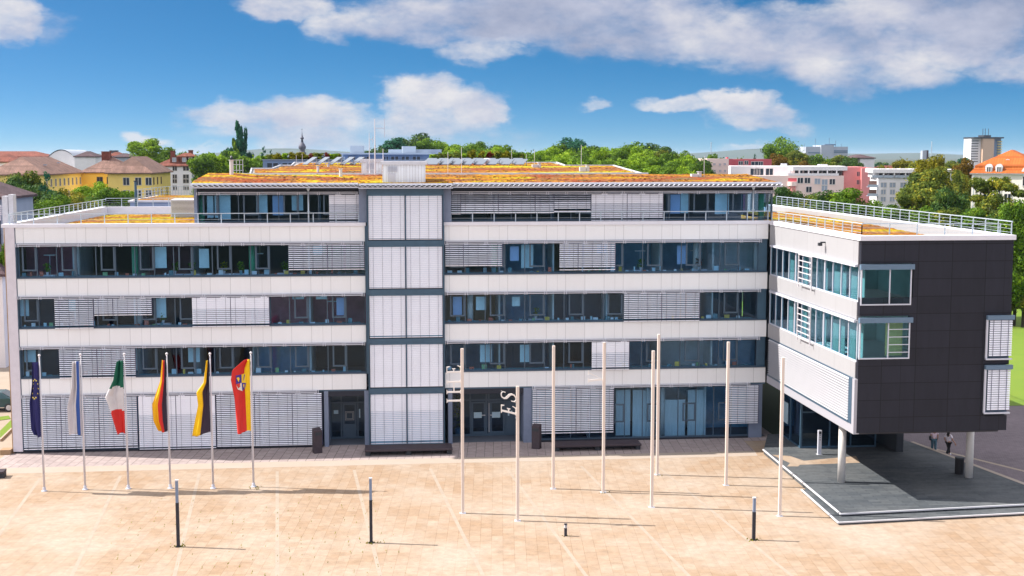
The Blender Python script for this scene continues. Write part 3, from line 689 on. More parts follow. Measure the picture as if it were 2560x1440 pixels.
grid_sheet('roof_planting', -12.5, 25.8, -.15, 7.7, lambda x, y: ZA(x, y)+.12*max(0, min(1, (-9.2-x)/1.2))*max(0, min(1, (y+.1)/1.0)), M_sedum, 260, 40, .025, seed=1)
rb = [(-9.7, 8.2), (18.2, 8.2), (19.4, 27), (15.2, 27.2), (15.6, 36), (-8.6, 36), (-8.3, 28), (-9.2, 27.8), (-9.2, 20), (-10.8, 19.8)]
b = MB(); b.prism(rb, 17.0, [ZB(*p)-.06 for p in rb]); P(b, 'roof_deck', M_membrane)
def inb(x, y):
    if x < -9.5-(y-8.2)*.1 or x > 18.0+(y-8.2)*.07: return False
    if y > 19.6 and x < -9.0: return False
    if y > 27 and (x < -8.1 or x > 15.0): return False
    return True
grid_sheet('roof_planting', -11, 19.4, 8.6, 35.6, ZB, M_sedum, 200, 90, .03, seed=5, inside=inb)
b = MB(); b.box(-11.2, 18.6, 7.85, 8.35, 17.5, 17.80); P(b, 'roof_gutter', M_sheet)
b = MB()
for p, q in zip(rb, rb[1:]+rb[:1]):
    if p[1] > 8.3 or q[1] > 8.3: b.bar((p[0], p[1], ZB(*p)+.02), (q[0], q[1], ZB(*q)+.02), .09, .1)
P(b, 'roof_edge', M_sheet)
# fuzzy tufts that break up the roof line
rnd = random.Random(4); b = MB()
for i in range(3600):
    if rnd.random() < .55: x, y = rnd.uniform(-12.4, 25.7), rnd.uniform(-.1, 7.6); z = ZA(x, y)
    else:
        x, y = rnd.uniform(-10.8, 19.3), rnd.uniform(8.6, 35.5)
        if not inb(x, y): continue
        z = ZB(x, y)
    from mathutils import noise as mn
    if mn.noise(Vector((x*.25, y*.4, 2))) < -.1: continue
    s = rnd.uniform(.05, .13); a = rnd.uniform(0, 3.14); c_, s_ = math.cos(a)*s, math.sin(a)*s; q = rnd.uniform(.2, .6)*s
    b.poly([(x-c_, y-s_, z+.01), (x+s_*.7, y-c_*.7, z+q), (x+c_, y+s_, z+.02), (x-s_*.7, y+c_*.7, z+q)])
tag(P(b, 'sedum_tufts', M_sedum, fix=False), kind='stuff')
# plant rooms and flues on the roof
def plant_room(x0, x1, y0, y1, z0, z1, lip=.12):
    b = MB(); b.box(x0, x1, y0, y1, z0, z1-.16); o = P(b, 'plant_room', M_clad)
    s = MB(); s.box(x0-lip, x1+lip, y0-lip, y1+lip, z1-.16, z1+.06); P(s, 'roof_cap', M_sheet, o)
    s = MB()
    for k in range(5): s.box(x0+.35, x0+.95, y0-.06, y0-.01, z1-.62+k*.075, z1-.58+k*.075)
    s.box(x0+.35, x0+.85, y0-.03, y0-.002, z0+.05, z1-.72); P(s, 'louvre', M_rail, o)
    return o
plant_room(-.42, 2.36, .5, 3.6, 17.2, 18.60); plant_room(-1.95, -.5, 9.2, 11.2, 17.7, 18.72)
def flue(px, py0, py1, Y, r=.1, cap=True):
    p, q = onY(px, py0, Y), onY(px, py1, Y); b = MB(); b.tube([(p.x, Y, p.z-.15), (p.x, Y, q.z)], r, 12)
    if cap: b.tube([(p.x, Y, q.z), (p.x, Y, q.z+.04)], r*1.35, 12)
    P(b, 'flue', M_pole, smooth=False)
for px, y0, y1, Y, r in ((579, 437, 401, 6, .13), (852, 440, 423, 6, .11), (795, 430, 416, 12, .09), (821, 420, 412, 24, .1)): flue(px, y0, y1, Y, r)
b = MB(); p = onY(579, 400, 6); b.tube([(p.x, 6, p.z), (p.x, 6, p.z+.18)], .07, 10); b.tube([(p.x, 6, p.z+.18), (p.x, 6, p.z+.3)], [.12, .02], 10); P(b, 'flue_cowl', M_dark)
for px, py, Y in ((1340, 417, 22), (1460, 424, 13), (1740, 442, 5)):
    p = onY(px, py, Y); b = MB(); b.box(p.x-.3, p.x+.15, Y, Y+.5, p.z-.25, p.z+.2); b.tube([(p.x+.3, Y+.2, p.z-.3), (p.x+.3, Y+.2, p.z+.33)], .15, 12); b.tube([(p.x+.3, Y+.2, p.z+.33), (p.x+.3, Y+.2, p.z+.37)], .22, 12); P(b, 'roof_ventilator', M_pole)
b = MB()
for px, y0, y1, Y in ((1120, 440, 380, 7), (1154, 437, 368, 10), (1279, 412, 372, 30), (1336, 416, 375, 22), (1453, 422, 362, 14), (1760, 443, 391, 5), (741, 410, 388, 30), (756, 408, 384, 34), (1316, 412, 385, 32)):
    p, q = onY(px, y0, Y), onY(px, y1, Y); b.tube([(p.x, Y, p.z-.1), (p.x, Y, q.z)], .016, 5)
P(b, 'lightning_rods', M_pole)
b = MB()
for i in range(4):
    for (za, zb) in ((17.3, 18.5),): b.bar((-10.9+i*.22, 8.6, 17.6), (-10.9+i*.22, 8.6, 18.75), .03)
for z in (18.0, 18.4, 18.72): b.bar((-10.95, 8.6, z), (-10.2, 8.6, z), .03)
P(b, 'roof_ladder_cage', M_pole)

# ---- the wing on columns
WX0, WX1, WY = 25.25, 33.85, -16.6
b = MB()   # dark granite front, left open where the corner windows are
b.box(WX0+.05, WX1, WY, WY+.3, 13.2, 14.45); b.box(28.25, WX1, WY, WY+.3, 11.35, 13.2); b.box(WX0+.05, WX1, WY, WY+.3, 10.35, 11.35)
b.box(28.15, WX1-1.3, WY, WY+.3, 8.0, 10.35); b.box(WX0+.05, WX1-1.3, WY, WY+.3, 4.75, 8.0); b.box(WX0+.05, WX1, WY, WY+.3, 3.92, 4.75)
b.box(WX1-1.3, WX1, WY, WY+.3, 7.6, 7.95)
P(b, 'granite_front', M_granite)
b = MB(); b.box(WX1-.3, WX1, WY+.31, 28, 3.92, 14.45); P(b, 'wing_side', M_granite)
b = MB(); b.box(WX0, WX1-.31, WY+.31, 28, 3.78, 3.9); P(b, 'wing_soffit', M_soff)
b = MB(); b.box(WX0-.06, WX1+.1, WY-.08, WY+.45, 14.46, 14.72); P(b, 'coping', M_cope)
b = MB(); b.box(WX0-.06, WX0+.4, WY+.46, -.1, 14.46, 14.72); b.box(WX1-.45, WX1+.1, WY+.46, 28, 14.46, 14.72); P(b, 'coping', M_cope)
b = MB(); b.box(WX0, WX0+.25, WY+.31, -.05, 13.15, 14.45); P(b, 'wing_parapet', M_whiteY)
b = MB(); b.box(WX1-.75, WX1-.46, WY+.46, 28, 14.03, 14.5); P(b, 'wing_inner_parapet', M_cope)
b = MB(); b.box(WX0+.26, WX1-.46, WY+.46, 28, 13.9, 14.0); P(b, 'wing_roof', M_walk)
grid_sheet('wing_planting', 25.75, 32.85, -15.8, 20, lambda x, y: 14.42, M_sedum2, 46, 150, .05, seed=9, inside=lambda x, y: x < 30.9+(y+15)*.10)
b = MB(); b.box(32.9, 33.05, WY+.8, 26, 14.01, 14.72); P(b, 'wing_white_wall', M_whiteY)
for z0, z1 in ((10.15, 11.1), (6.9, 7.8)):
    b = MB(); b.box(WX0, WX0+.25, WY+.31, -.05, z0, z1); P(b, 'wing_spandrel', M_whiteY)
# left face glazing
def side_window(ya, yb, z0, z1, n):
    b = MB(); x = WX0+.1
    b.box(x-.05, x+.05, ya, yb, z0, z0+.08); b.box(x-.05, x+.05, ya, yb, z1-.08, z1)
    for i in range(n+1):
        y = ya+(yb-ya)*i/n; y = min(max(y, ya+.03), yb-.03); b.box(x-.048, x+.048, y-.03, y+.03, z0+.08, z1-.08)
    o = P(b, 'wing_window', M_rail)
    g = MB(); g.box(x-.01, x+.01, ya, yb, z0+.08, z1-.08); P(g, 'pane', M_glass2, o)
    return o
for z0, z1 in ((11.1, 13.14), (7.8, 10.14)):
    for ya, yb in ((-5.4, -.1), (-10.8, -5.45), (-16.3, -10.85)): side_window(ya, yb, z0, z1, 4)
    b = MB(); x = WX0-.22
    for y in (-6.9, -9.3): b.bar((x, y, z0-.1), (x, y, z1-.1), .07)
    for k in range(6): b.bar((x, -6.9, z0+.1+k*.36), (x, -9.3, z0+.1+k*.36), .05)
    P(b, 'louvre_frame', M_pole)
b = MB(); b.box(WX0-.16, WX0, WY+.31, -.6, 13.02, 13.15); b.box(WX0-.14, WX0, WY+.31, -.6, 9.98, 10.12); P(b, 'wing_headrail', M_rail)
# lowest storey of the wing: white steel frame with closed blinds
b = MB(); b.box(WX0-.12, WX0+.2, WY+.001, -.4, 3.86, 4.35); b.box(WX0-.12, WX0+.2, WY+.001, WY+.36, 4.351, 6.9); P(b, 'wing_frame', mat('sun_dimmed_frame', (.36, .36, .41), .5))  # white frame greyed in its colour to look shaded under full sun
b = MB(); ang = 60
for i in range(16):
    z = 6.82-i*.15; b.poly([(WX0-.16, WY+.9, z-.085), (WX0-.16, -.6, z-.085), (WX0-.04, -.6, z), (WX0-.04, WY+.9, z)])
P(b, 'venetian_blind', mat('sun_dimmed_slat', (.42, .42, .46), .5, var=.1, vscale=1), fix=False)  # darker copy of the white slats, colour lowered against full sun
b = MB(); b.box(WX0-.15, WX0-.03, WY+.8, -.5, 4.355, 4.45); b.box(WX0-.13, WX0-.03, WY+.38, WY+.88, 4.355, 6.9); P(b, 'wing_blind_gap', M_frame)
b = MB(); b.box(WX0-.02, WX0+.1, WY+.4, -.5, 4.36, 6.9); P(b, 'wing_lower_glazing', M_frame)
M_wpanel = mat('pale_teal_panel', (.20, .30, .30), .8, var=.5, vscale=2.5, stretch=(1, 3, .2), alt=(.30, .38, .37))  # pale panel colour imitating the reflection in the wing's side panes
for z0, z1 in ((11.1, 13.1), (7.8, 10.1)):
    for ya, yb in ((-16.1, -13.9), (-13.3, -11.0), (-10.2, -9.6), (-6.6, -5.6), (-3.9, -2.7)):
        b = MB(); b.box(25.72, 25.75, ya, yb, z0-.3, z1); P(b, 'curtain', M_wpanel)  # panels added behind the glass to brighten the dark panes
b = MB(); b.box(25.3, 33.5, 6.2, 6.35, 4.31, 13.8); P(b, 'room_wall', M_int)
# front windows of the wing
def box_window(xa, xb, z0, z1, side=False):
    b = MB(); y = WY-.02
    b.box(xa, xb, y-.03, y+.05, z0, z0+.07); b.box(xa, xa+.07, y-.03, y+.05, z0+.07, z1); b.box(xb-.07, xb, y-.03, y+.05, z0+.07, z1); xm = xa+(xb-xa)*.57; b.box(xm-.03, xm+.03, y-.03, y+.05, z0+.07, z1)
    o = P(b, 'box_window', M_rail)
    s = MB(); s.box(xa-.06, xb+.1, y-.16, y+.04, z1, z1+.28); P(s, 'blind_box', M_steel2, o)
    g = MB(); g.box(xa+.07, xb-.07, y+.005, y+.02, z0+.07, z1); P(g, 'pane', M_glass2, o)
    return o, xm
M_steel2 = mat('blue_grey_box', (.12, .19, .28), .45)
M_curt = mat('yellow_curtain', (.55, .48, .22), .8, var=.3, vscale=6, stretch=(3, 1, .2))
for z0, z1 in ((10.95, 12.9), (8.0, 10.0)):
    o, xm = box_window(WX0+.06, 28.15, z0, z1)
    if z0 < 9:
        s = MB(); s.box(xm+.05, 27.95, WY+.5, WY+.54, z0+.1, z1); P(s, 'curtain', M_curt, o)
        s = MB()
        for k in range(4): s.box(xm+.04, 28.08, WY-.06, WY-.03, z0+.35+k*.42, z0+.39+k*.42)
        P(s, 'guard_bar', M_rail, o)
b = MB()
for z in (4.3, 7.5, 10.7): b.box(WX0+.3, WX1-.35, WY+.4, -.2, z-.15, z)
P(b, 'wing_floor', M_ceil)
b = MB(); b.box(27.9, 28.0, -6.0, -.3, 7.6, 13.8); b.box(30.4, 30.55, WY+.4, -.3, 4.3, 13.8); b.box(WX0+.4, 30.39, -6.1, -6.0, 4.31, 13.8); P(b, 'wing_room_wall', mat('interior_pale_green', (.55, .70, .70), .9, var=.4, vscale=.5))
for z0, z1 in ((8.0, 10.1), (5.0, 7.35)):
    xa, xb = WX1-1.28, WX1+.08
    b = MB(); slats(xa+.05, xb-.02, z0+.05, z1-.02, 62, WY-.12, b); o = P(b, 'venetian_blind', M_slat, fix=False)
    s = MB()
    for x in (xa+.25, xa+.68, xa+1.1): s.box(x-.012, x+.012, WY-.18, WY-.165, z0, z1)
    P(s, 'guide_cables', M_cable, o)
    s = MB(); s.box(xa-.12, xb+.06, WY-.22, WY-.02, z1, z1+.24); P(s, 'blind_box', M_steel2, o)
    s = MB(); s.box(xa-.14, xa-.04, WY-.14, WY-.04, z0-.12, z1); s.box(xa-.14, xb, WY-.2, WY-.05, z0-.12, z0-.04); P(s, 'blind_frame', M_rail, o)
    s = MB(); s.box(xa, WX1, WY+.05, WY+.1, z0-.2, z1+.2); P(s, 'glazing', M_frame, o)
# white round columns
for px, py in ((2103, 1205), (2422, 1193)):
    p = onZ(px, py, .3); b = MB(); b.tube([(p.x, p.y, .3), (p.x, p.y, 3.78)], .22, 24); P(b, 'column', M_col, smooth=True)
# glazed lobby under the wing
LX, LY = 26.2, -4.55
b = MB()
for y in (-.4, -2.4, LY): b.box(LX-.06, LX+.06, y-.06, y+.06, .3, 3.77)
for x in (LX+1.9, LX+3.3, LX+4.95): b.box(x-.04, x+.04, LY-.05, LY+.05, .3, 3.77)
b.box(LX-.05, LX+.05, LY+.06, -.4, .30, .38); b.box(LX+.06, LX+4.95, LY-.045, LY+.045, .30, .40); b.box(LX+.06, LX+4.95, LY-.045, LY+.045, 2.6, 2.68)
o = P(b, 'lobby_frame', M_steel)
g = MB(); g.box(LX-.01, LX+.01, LY, -.3, .38, 3.7); P(g, 'pane', M_glass, o)
g = MB(); g.box(LX+.07, LX+4.95, LY-.01, LY+.01, .40, 3.7); P(g, 'pane', M_glass, o)
b = MB(); b.box(LX+.3, 33.5, -.28, -.15, .3, 3.7); b.box(31.9, 32.35, -6.2, -.3, .3, 3.77); P(b, 'lobby_wall', M_dark2)
b = MB(); b.box(LX-.04, LX-.02, -1.9, -1.0, 1.3, 2.7); P(b, 'lobby_poster', M_sign)
b = MB(); p = onY(2085, 607, WY+11); b.bar((WX0, -11, 14.0), (WX0-.3, -11, 14.0), .08); b.box(WX0-.42, WX0-.22, -11.12, -10.88, 13.8, 13.98); P(b, 'wall_lamp', M_dark2)

# inner blinds, columns behind the glass, desk lamps
def inner(px0, px1, py0, py1, m, Y=.48, name='inner_blind'):
    p, q = onY(px0, py0, Y), onY(px1, py1, Y); b = MB(); b.box(p.x, q.x, Y, Y+.025, q.z, p.z); P(b, name, m)
for a in ((517, 534, 486, 545), (536, 546, 486, 545), (548, 577, 486, 548), (640, 669, 486, 532), (729, 758, 486, 526), (1788, 1822, 482, 535), (1702, 1722, 482, 533)): inner(*a, M_roller, Y=TY+.3)
for a in ((681, 711, 489, 538), (1676, 1700, 486, 534)): inner(*a, M_roller2, Y=TY+.3)
for a in ((387, 417, 617, 670), (497, 523, 622, 670), (1303, 1333, 612, 670), (781, 808, 612, 636)): inner(*a, M_roller)
for a in ((1275, 1297, 616, 652), (1693, 1716, 614, 660), (1493, 1516, 612, 632)): inner(*a, M_roller2)
for a in ((43, 73, 747, 790), (387, 416, 744, 794), (730, 760, 738, 748), (790, 818, 738, 748), (170, 190, 744, 776), (1280, 1300, 742, 765), (1190, 1215, 742, 775)): inner(*a, M_roller)
for a in ((841, 865, 744, 788), (1132, 1155, 742, 790)): inner(*a, M_roller2)
for a in ((60, 90, 865, 905), (470, 500, 865, 905), (1200, 1230, 862, 905), (1300, 1326, 862, 905)): inner(*a, M_roller)
for a in ((1540, 1575, 975, 1088), (1582, 1628, 975, 1090), (1640, 1712, 1000, 1090), (1720, 1760, 975, 1090)): inner(*a, mat('pale_curtain', (.74, .80, .82), .8, var=.4, vscale=3, stretch=(4, 1, .3)), Y=1.0, name='curtain')
def gcol(px, Y, z0, z1, m=M_green): 
    x = xat(px, Y, 600); b = MB(); b.tube([(x, Y, z0), (x, Y, z1)], .2, 14); P(b, 'round_column', m, smooth=True)
for px, Y, z0, z1 in ((506, 1.5, 14.1, 17), (1901, 1.4, 14.1, 17), (629, .85, 10.71, 13.5), (336, .85, 10.71, 13.5), (1236, .85, 10.71, 13.5)): gcol(px, Y, z0, z1)
for px, Y, z0, z1 in ((190, .85, 10.71, 13.5), (1740, .85, 10.71, 13.5), (1892, .85, 10.71, 13.5), (345, .85, 7.51, 10.2), (1175, .85, 7.51, 10.2), (1660, .9, .03, 3.8)): gcol(px, Y, z0, z1, M_col)

rnd = random.Random(12)
CL = [mat('clutter_%d' % i, c, .6) for i, c in enumerate(((.85, .9, .95), (.5, .7, .8), (.8, .55, .1), (.1, .25, .3), (.6, .15, .1), (.25, .5, .25)))]
for fl in (1, 2, 3):
    for xa, xb in ((XL0, XL1), (XR0, 24.3)):
        b = MB(); x = xa+.2
        while x < xb-.4:
            w = rnd.uniform(.08, .34); h = rnd.choice((.06, .1, .14, .22, .3)); z = FL[fl][0]+.1
            if rnd.random() < .75: b.box(x, x+w, .36, .36+rnd.uniform(.08, .2), z, z+h, rnd.choice((0, 0, 0, 1, 1, 2, 3, 3, 4, 5)))
            x += w+rnd.uniform(.05, .55)
        b.box(xa, xb, .34, .75, FL[fl][0]+.04, FL[fl][0]+.098, 3)
        tag(P(b, 'desk_clutter', CL), kind='stuff')

# ---------------------------------------------------------------- things on the square
FLAGC = {k: mat('cloth_'+k, c, .75, var=.2, vscale=3, bump=.15, bscale=6) for k, c in dict(navy=(.018, .018, .12), white=(.62, .60, .63), blue=(.03, .09, .35), green=(.0, .10, .06),
         red=(.62, .025, .02), black=(.035, .022, .045), gold=(.80, .40, .0), yellow=(.85, .52, .0), orange=(.75, .10, .02)).items()}
def flag(pole_p, ztop, L, edge, bands, axis, label, seed, extra=None):
    """a long banner hanging down its pole; edge = outline of the free side (v, width)"""
    cx, cy = pole_p
    def wd(v):
        for (v0, w0), (v1, w1) in zip(edge[:-1], edge[1:]):
            if v0 <= v <= v1: return w0+(w1-w0)*(v-v0)/(v1-v0)
        return edge[-1][1]
    def S(u, v, off=0):
        w = wd(v)
        y = (.15*math.sin(u*7.5+seed+v*1.4)+.06*math.sin(u*15+seed*2-v*3))*(.25+u) - u*w*.55
        return Vector((cx-.07-u*w, cy+y-off, ztop-L*v-(.05*math.sin(u*3+seed) if v > .98 else 0)*1.6))
    root = thing('flag', label, 'flag', (cx, cy, ztop-L))
    nu, nv = 22, 44; b = MB(); keys = []
    for j in range(nv+1):
        for i in range(nu+1): b.v.append(tuple(S(i/nu, j/nv)-Vector(root.location)))
    for j in range(nv):
        for i in range(nu):
            t = (i+.5)/nu if axis == 'u' else (j+.5)/nv + .04*math.sin(i/nu*3)
            c = next(c for lim, c in bands if t <= lim)
            if c not in keys: keys.append(c)
            a = j*(nu+1)+i; b.f.append((a, a+1, a+nu+2, a+nu+1)); b.m.append(keys.index(c))
    o = b.build('cloth', [FLAGC[k] for k in keys], root, smooth=True, fix=False)
    md = o.modifiers.new('thickness', 'SOLIDIFY'); md.thickness = .012; md.offset = 0
    if extra: extra(root, S)
    return root
def stars(root, S):
    b = MB()
    for k in range(12):
        a = 2*math.pi*k/12; u, v = .5+.36*math.cos(a), .36+.13*math.sin(a)
        c = S(u, v, .035)-Vector(root.location); pts = []
        for i in range(10):
            r = .062 if i % 2 == 0 else .027; t = math.pi/2+i*math.pi/5; pts.append((c.x+r*math.cos(t), c.y, c.z+r*math.sin(t)))
        b.poly(pts)
    b.build('star_circle', mat('star_yellow', (.75, .62, .12), .6), root)
def shield(root, S):
    q = {'shield_blue': (.05, .03, .28), 'shield_yellow': (.85, .58, .03), 'shield_white': (.75, .72, .66), 'shield_red': (.6, .04, .03)}
    def cell(name, pts, off):
        b = MB(); b.poly([tuple(S(u, v, off)-Vector(root.location)) for u, v in pts]); b.build('coat_of_arms', mat(name, q[name], .7), root)
    u0, um, u1, v0, vm, v1 = .22, .48, .76, .20, .315, .43     # u runs from the pole outwards
    cell('shield_blue', [(um, v0), (u1, v0), (u1, vm), (um, vm)], .05); cell('shield_yellow', [(u0, v0-.02), (um, v0), (um, vm), (u0, vm)], .05)
    cell('shield_white', [(um, vm), (u1, vm), (u1-.06, v1-.04), (um, v1)], .05); cell('shield_blue', [(u0, vm), (um, vm), (um, v1), (u0+.07, v1-.05)], .05)
    cell('shield_yellow', [(um+.05, v0+.03), (u1-.05, v0+.03), ((um+u1)/2, vm-.02)], .065)
    cell('shield_red', [(um+.07, vm), (u1, vm), (u1-.1, v1-.05), (um+.02, vm+.03)], .065); cell('shield_blue', [(u0+.05, v0+.0), (u0+.1, v0), (um-.05, vm), (um-.1, vm)], .065)
    cell('shield_yellow', [(u0+.1, vm+.02), (um-.04, vm+.02), ((u0+um)/2, vm+.075)], .065)
PW = 1/43.4
flags = [((111, 1228), 'navy flag with a ring of yellow stars, on the leftmost flagpole', [(0, .3), (.3, .35), (.55, .5), (.9, .46), (1, .3)], [(2, 'navy')], 'u', 1.0, stars),
 ((213, 1224), 'white flag with a blue band hanging on the second flagpole from the left', [(0, .35), (.35, .4), (.6, .62), (1, .58)], [(.1, 'white'), (.42, 'blue'), (2, 'white')], 'u', 2.2, None),
 ((321, 1222), 'green, white and red flag hanging in three blocks on its pole', [(0, .3), (.25, .5), (.47, .92), (.6, .75), (1, .36)], [(.38, 'green'), (.69, 'white'), (2, 'red')], 'v', 3.1, None),
 ((426, 1221), 'black, red and gold flag hanging in upright stripes on its pole', [(0, .2), (.3, .34), (.62, .78), (.85, .72), (1, .48)], [(.34, 'black'), (.6, 'red'), (2, 'gold')], 'u', .4, None),
 ((533, 1221), 'black and yellow flag widening to its lower edge on its pole', [(0, .12), (.3, .3), (.42, .68), (.6, .62), (1, .98)], [(.55, 'black'), (2, 'yellow')], 'u', 5.0, None),
 ((634, 1217), 'red and yellow flag with a quartered coat of arms, on the rightmost flagpole', [(0, .3), (.12, .9), (.25, 1.0), (.5, .85), (1, .74)], [(.33, 'yellow'), (2, 'red')], 'u', 4.1, shield)]
fp0 = None
fl_names = ['carrying the navy starred flag', 'carrying the white and blue flag', 'carrying the green white and red flag', 'carrying the black red and gold flag', 'carrying the black and yellow flag', 'carrying the red and yellow arms flag']
for i, ((px, py), lab, edge, bands, ax, seed, ex) in enumerate(flags):
    p = onZ(px, py)
    if fp0 is None:
        fp0 = thing('flagpole', '', 'flagpole', (0, 0, 0))
        b = MB(); b.tube([(0, 0, 0), (0, 0, 3.6), (0, 0, 7.75)], [.062, .055, .038], 12); b.build('pole', M_pole, fp0, smooth=True)
        b = MB(); b.lathe([(.16, 0), (.16, .04), (.09, .05), (.09, .22)], n=14); b.build('foot_sleeve', M_rail, fp0)
        b = MB(); b.lathe([(.02, 7.75), (.075, 7.79), (.075, 7.85), (.01, 7.9)], n=12); b.build('cap', M_pole, fp0)
        b = MB(); b.tube([(-.02, -.06, 1.0), (-.02, -.06, 7.7)], .008, 5); b.build('halyard', M_cable, fp0)
        o = fp0
    else: o = copy_tree(fp0)
    o.location = (p.x, p.y, 0); tag(o, 'white flagpole on the square '+fl_names[i], 'flagpole', 'flagpoles in a row before the left facade')
    flag((p.x, p.y), 7.45, 4.22 if i not in (3,) else 4.05, edge, bands, ax, lab, seed, ex)['group'] = 'flags on the flagpoles'

# letter masts
def plate(mb, pts, z0, sc, x, y, shear=0, wsc=1.0, th=.05):
    """outline in letter space (r along the line, u up): the line runs up the mast, letters face left"""
    f = []; k = []
    for r, u in pts: q = (x-u*sc, z0+(r*wsc+shear*u)*sc); f.append((q[0], y-th/2, q[1])); k.append((q[0], y+th/2, q[1]))
    n = len(pts); b = len(mb.v); mb.v += f+k
    mb.f += [tuple(b+i for i in range(n)), tuple(b+n+i for i in reversed(range(n)))]; mb.m += [0, 0]
    for i in range(n): j = (i+1) % n; mb.f.append((b+i, b+n+i, b+n+j, b+j)); mb.m.append(0)
def rect(r0, r1, u0, u1): return [(r0, u0), (r1, u0), (r1, u1), (r0, u1)]
def stem(r): return [[(r-.17, 0), (r+.17, 0), (r+.17, .03), (r+.07, .08), (r+.065, .92), (r+.17, .97), (r+.17, 1), (r-.17, 1), (r-.17, .97), (r-.065, .92), (r-.07, .08), (r-.17, .03)]]
G_I = stem(.17)
G_H = stem(.17)+stem(1.0)+[rect(.236, .934, .45, .53)]
G_E = [[(0, 0), (.66, 0), (.74, .24), (.70, .25), (.58, .06), (.30, .05), (.27, .08), (.27, .45), (.42, .46), (.45, .38), (.49, .38), (.49, .62), (.45, .62), (.42, .54), (.27, .53), (.27, .92), (.29, .95), (.55, .94), (.63, .78), (.67, .78), (.64, 1), (0, 1), (0, .97), (.11, .93), (.13, .9), (.13, .1), (.11, .06), (0, .03)]]
def ribbon(pts, ws):
    L, Rr = [], []
    for i, p in enumerate(pts):
        a, c = pts[max(i-1, 0)], pts[min(i+1, len(pts)-1)]; d = Vector((c[0]-a[0], c[1]-a[1])).normalized(); nrm = Vector((-d.y, d.x))
        L.append((p[0]+nrm.x*ws[i], p[1]+nrm.y*ws[i])); Rr.append((p[0]-nrm.x*ws[i], p[1]-nrm.y*ws[i]))
    return [[L[i], L[i+1], Rr[i+1], Rr[i]] for i in range(len(pts)-1)]
sp_ = [(.60, .74), (.59, .86), (.50, .96), (.33, .985), (.17, .93), (.11, .80), (.16, .66), (.32, .55), (.48, .44), (.56, .30), (.53, .14), (.40, .04), (.22, .015), (.09, .07), (.03, .18), (.03, .28)]
G_S = ribbon(sp_, [.012, .02, .03, .035, .045, .055, .065, .075, .075, .065, .055, .045, .035, .03, .02, .012])+[[(.62, .70), (.57, .70), (.58, .88), (.63, 1.0)], [(0, 0), (.05, .14), (.06, .32), (.0, .32)]]
G_V = [[(-.02, .97), (.36, .97), (.36, 1), (-.02, 1)], [(.06, .97), (.24, .97), (.52, .14), (.47, 0), (.42, 0)], [(.47, 0), (.52, .1), (.84, .97), (.76, .97)], [(.62, .97), (.98, .97), (.98, 1), (.62, 1)]]
masts = [((1157, 1283), 8.9, [(G_I, 6.0, 0, .76), (G_H, 6.47, 0, .76), (G_E, 7.52, 0, .76)], 'upright serif letters running up it, nearest the stair tower'),
 ((1294, 1302), 7.15, [(G_E, 5.55, .26, .80), (G_S, 6.28, .26, .80)], 'slanted letters E and S at its top'),
 ((1383, 1222), 8.3, [], 'bare, just left of the long bench'),
 ((1508, 1231), 8.6, [(G_V, 6.15, .22, .84)], 'slanted letter V on its side, before the long bench'),
 ((1629, 1268), 8.6, [], 'bare, the nearer of two standing almost in line'),
 ((1643, 1187), 8.5, [], 'bare, the farther of two standing almost in line'),
 ((1815, 1213), 8.4, [], 'bare, before the right hand ground floor blind'),
 ((1949, 1290), 8.5, [], 'bare, rightmost, beside the slate platform')]
for (px, py), h, gl, lab in masts:
    p = onZ(px, py); t = thing('letter_mast', 'tall cream mast, '+lab, 'letter mast', (p.x, p.y, 0), 0, 'slender masts across the square')
    b = MB(); b.box(-.08, .08, -.08, .08, .02, h); o = b.build('mast', M_polew, t)
    md = o.modifiers.new('edge', 'BEVEL'); md.width = .02; md.segments = 2
    b = MB(); b.box(-.16, .16, -.16, .16, 0, .02); b.build('foot_plate', M_rail, t)
    for g, z0, sh, sc in gl:
        b = MB()
        for k, pts in enumerate(g): plate(b, pts, z0, sc, -.07, 0, sh, .85, .05+.004*(k % 7))
        b.build('letter', M_letter, t)

# light columns
def light_column(px, py, h, lab):
    p = onZ(px, py); t = thing('light_column', lab, 'street lamp', (p.x, p.y, 0), 0, 'square light columns')
    hl = h*.34
    b = MB(); b.box(-.075, .075, -.075, .075, .02, h-hl); b.build('post', M_dark, t)
    b = MB(); b.box(-.065, .065, -.065, .065, h-hl, h-.05); b.build('light_panel', mat('lamp_panel', (.16, .22, .34), .3, spec=.6), t)
    b = MB(); b.box(-.08, .08, -.08, .08, h-.05, h); b.build('cap', M_edge, t)
    b = MB(); b.box(-.13, .13, -.13, .13, 0, .02); b.build('foot_plate', M_dark, t)
light_column(446, 1367, 3.35, 'slim dark square lamp column standing before the flags')
light_column(928, 1357, 3.28, 'slim dark square lamp column standing before the stair tower')
light_column(1884, 1350, 2.18, 'shorter grey square lamp column beside the slate platform')
p = onZ(1414, 1340); t = thing('bollard_light', 'low black bollard light with a pale louvred head on the square', 'bollard light', (p.x, p.y, 0))
b = MB(); b.tube([(0, 0, 0), (0, 0, .42)], .075, 16); b.build('body', M_dark, t)
b = MB()
for k in range(3): b.tube([(0, 0, .43+k*.05), (0, 0, .455+k*.05)], .078, 16)
b.build('louvre_head', M_edge, t)
b = MB(); b.tube([(0, 0, .59), (0, 0, .63)], .085, 16); b.tube([(0, 0, .42), (0, 0, .59)], .05, 12); b.build('cap', M_dark, t)

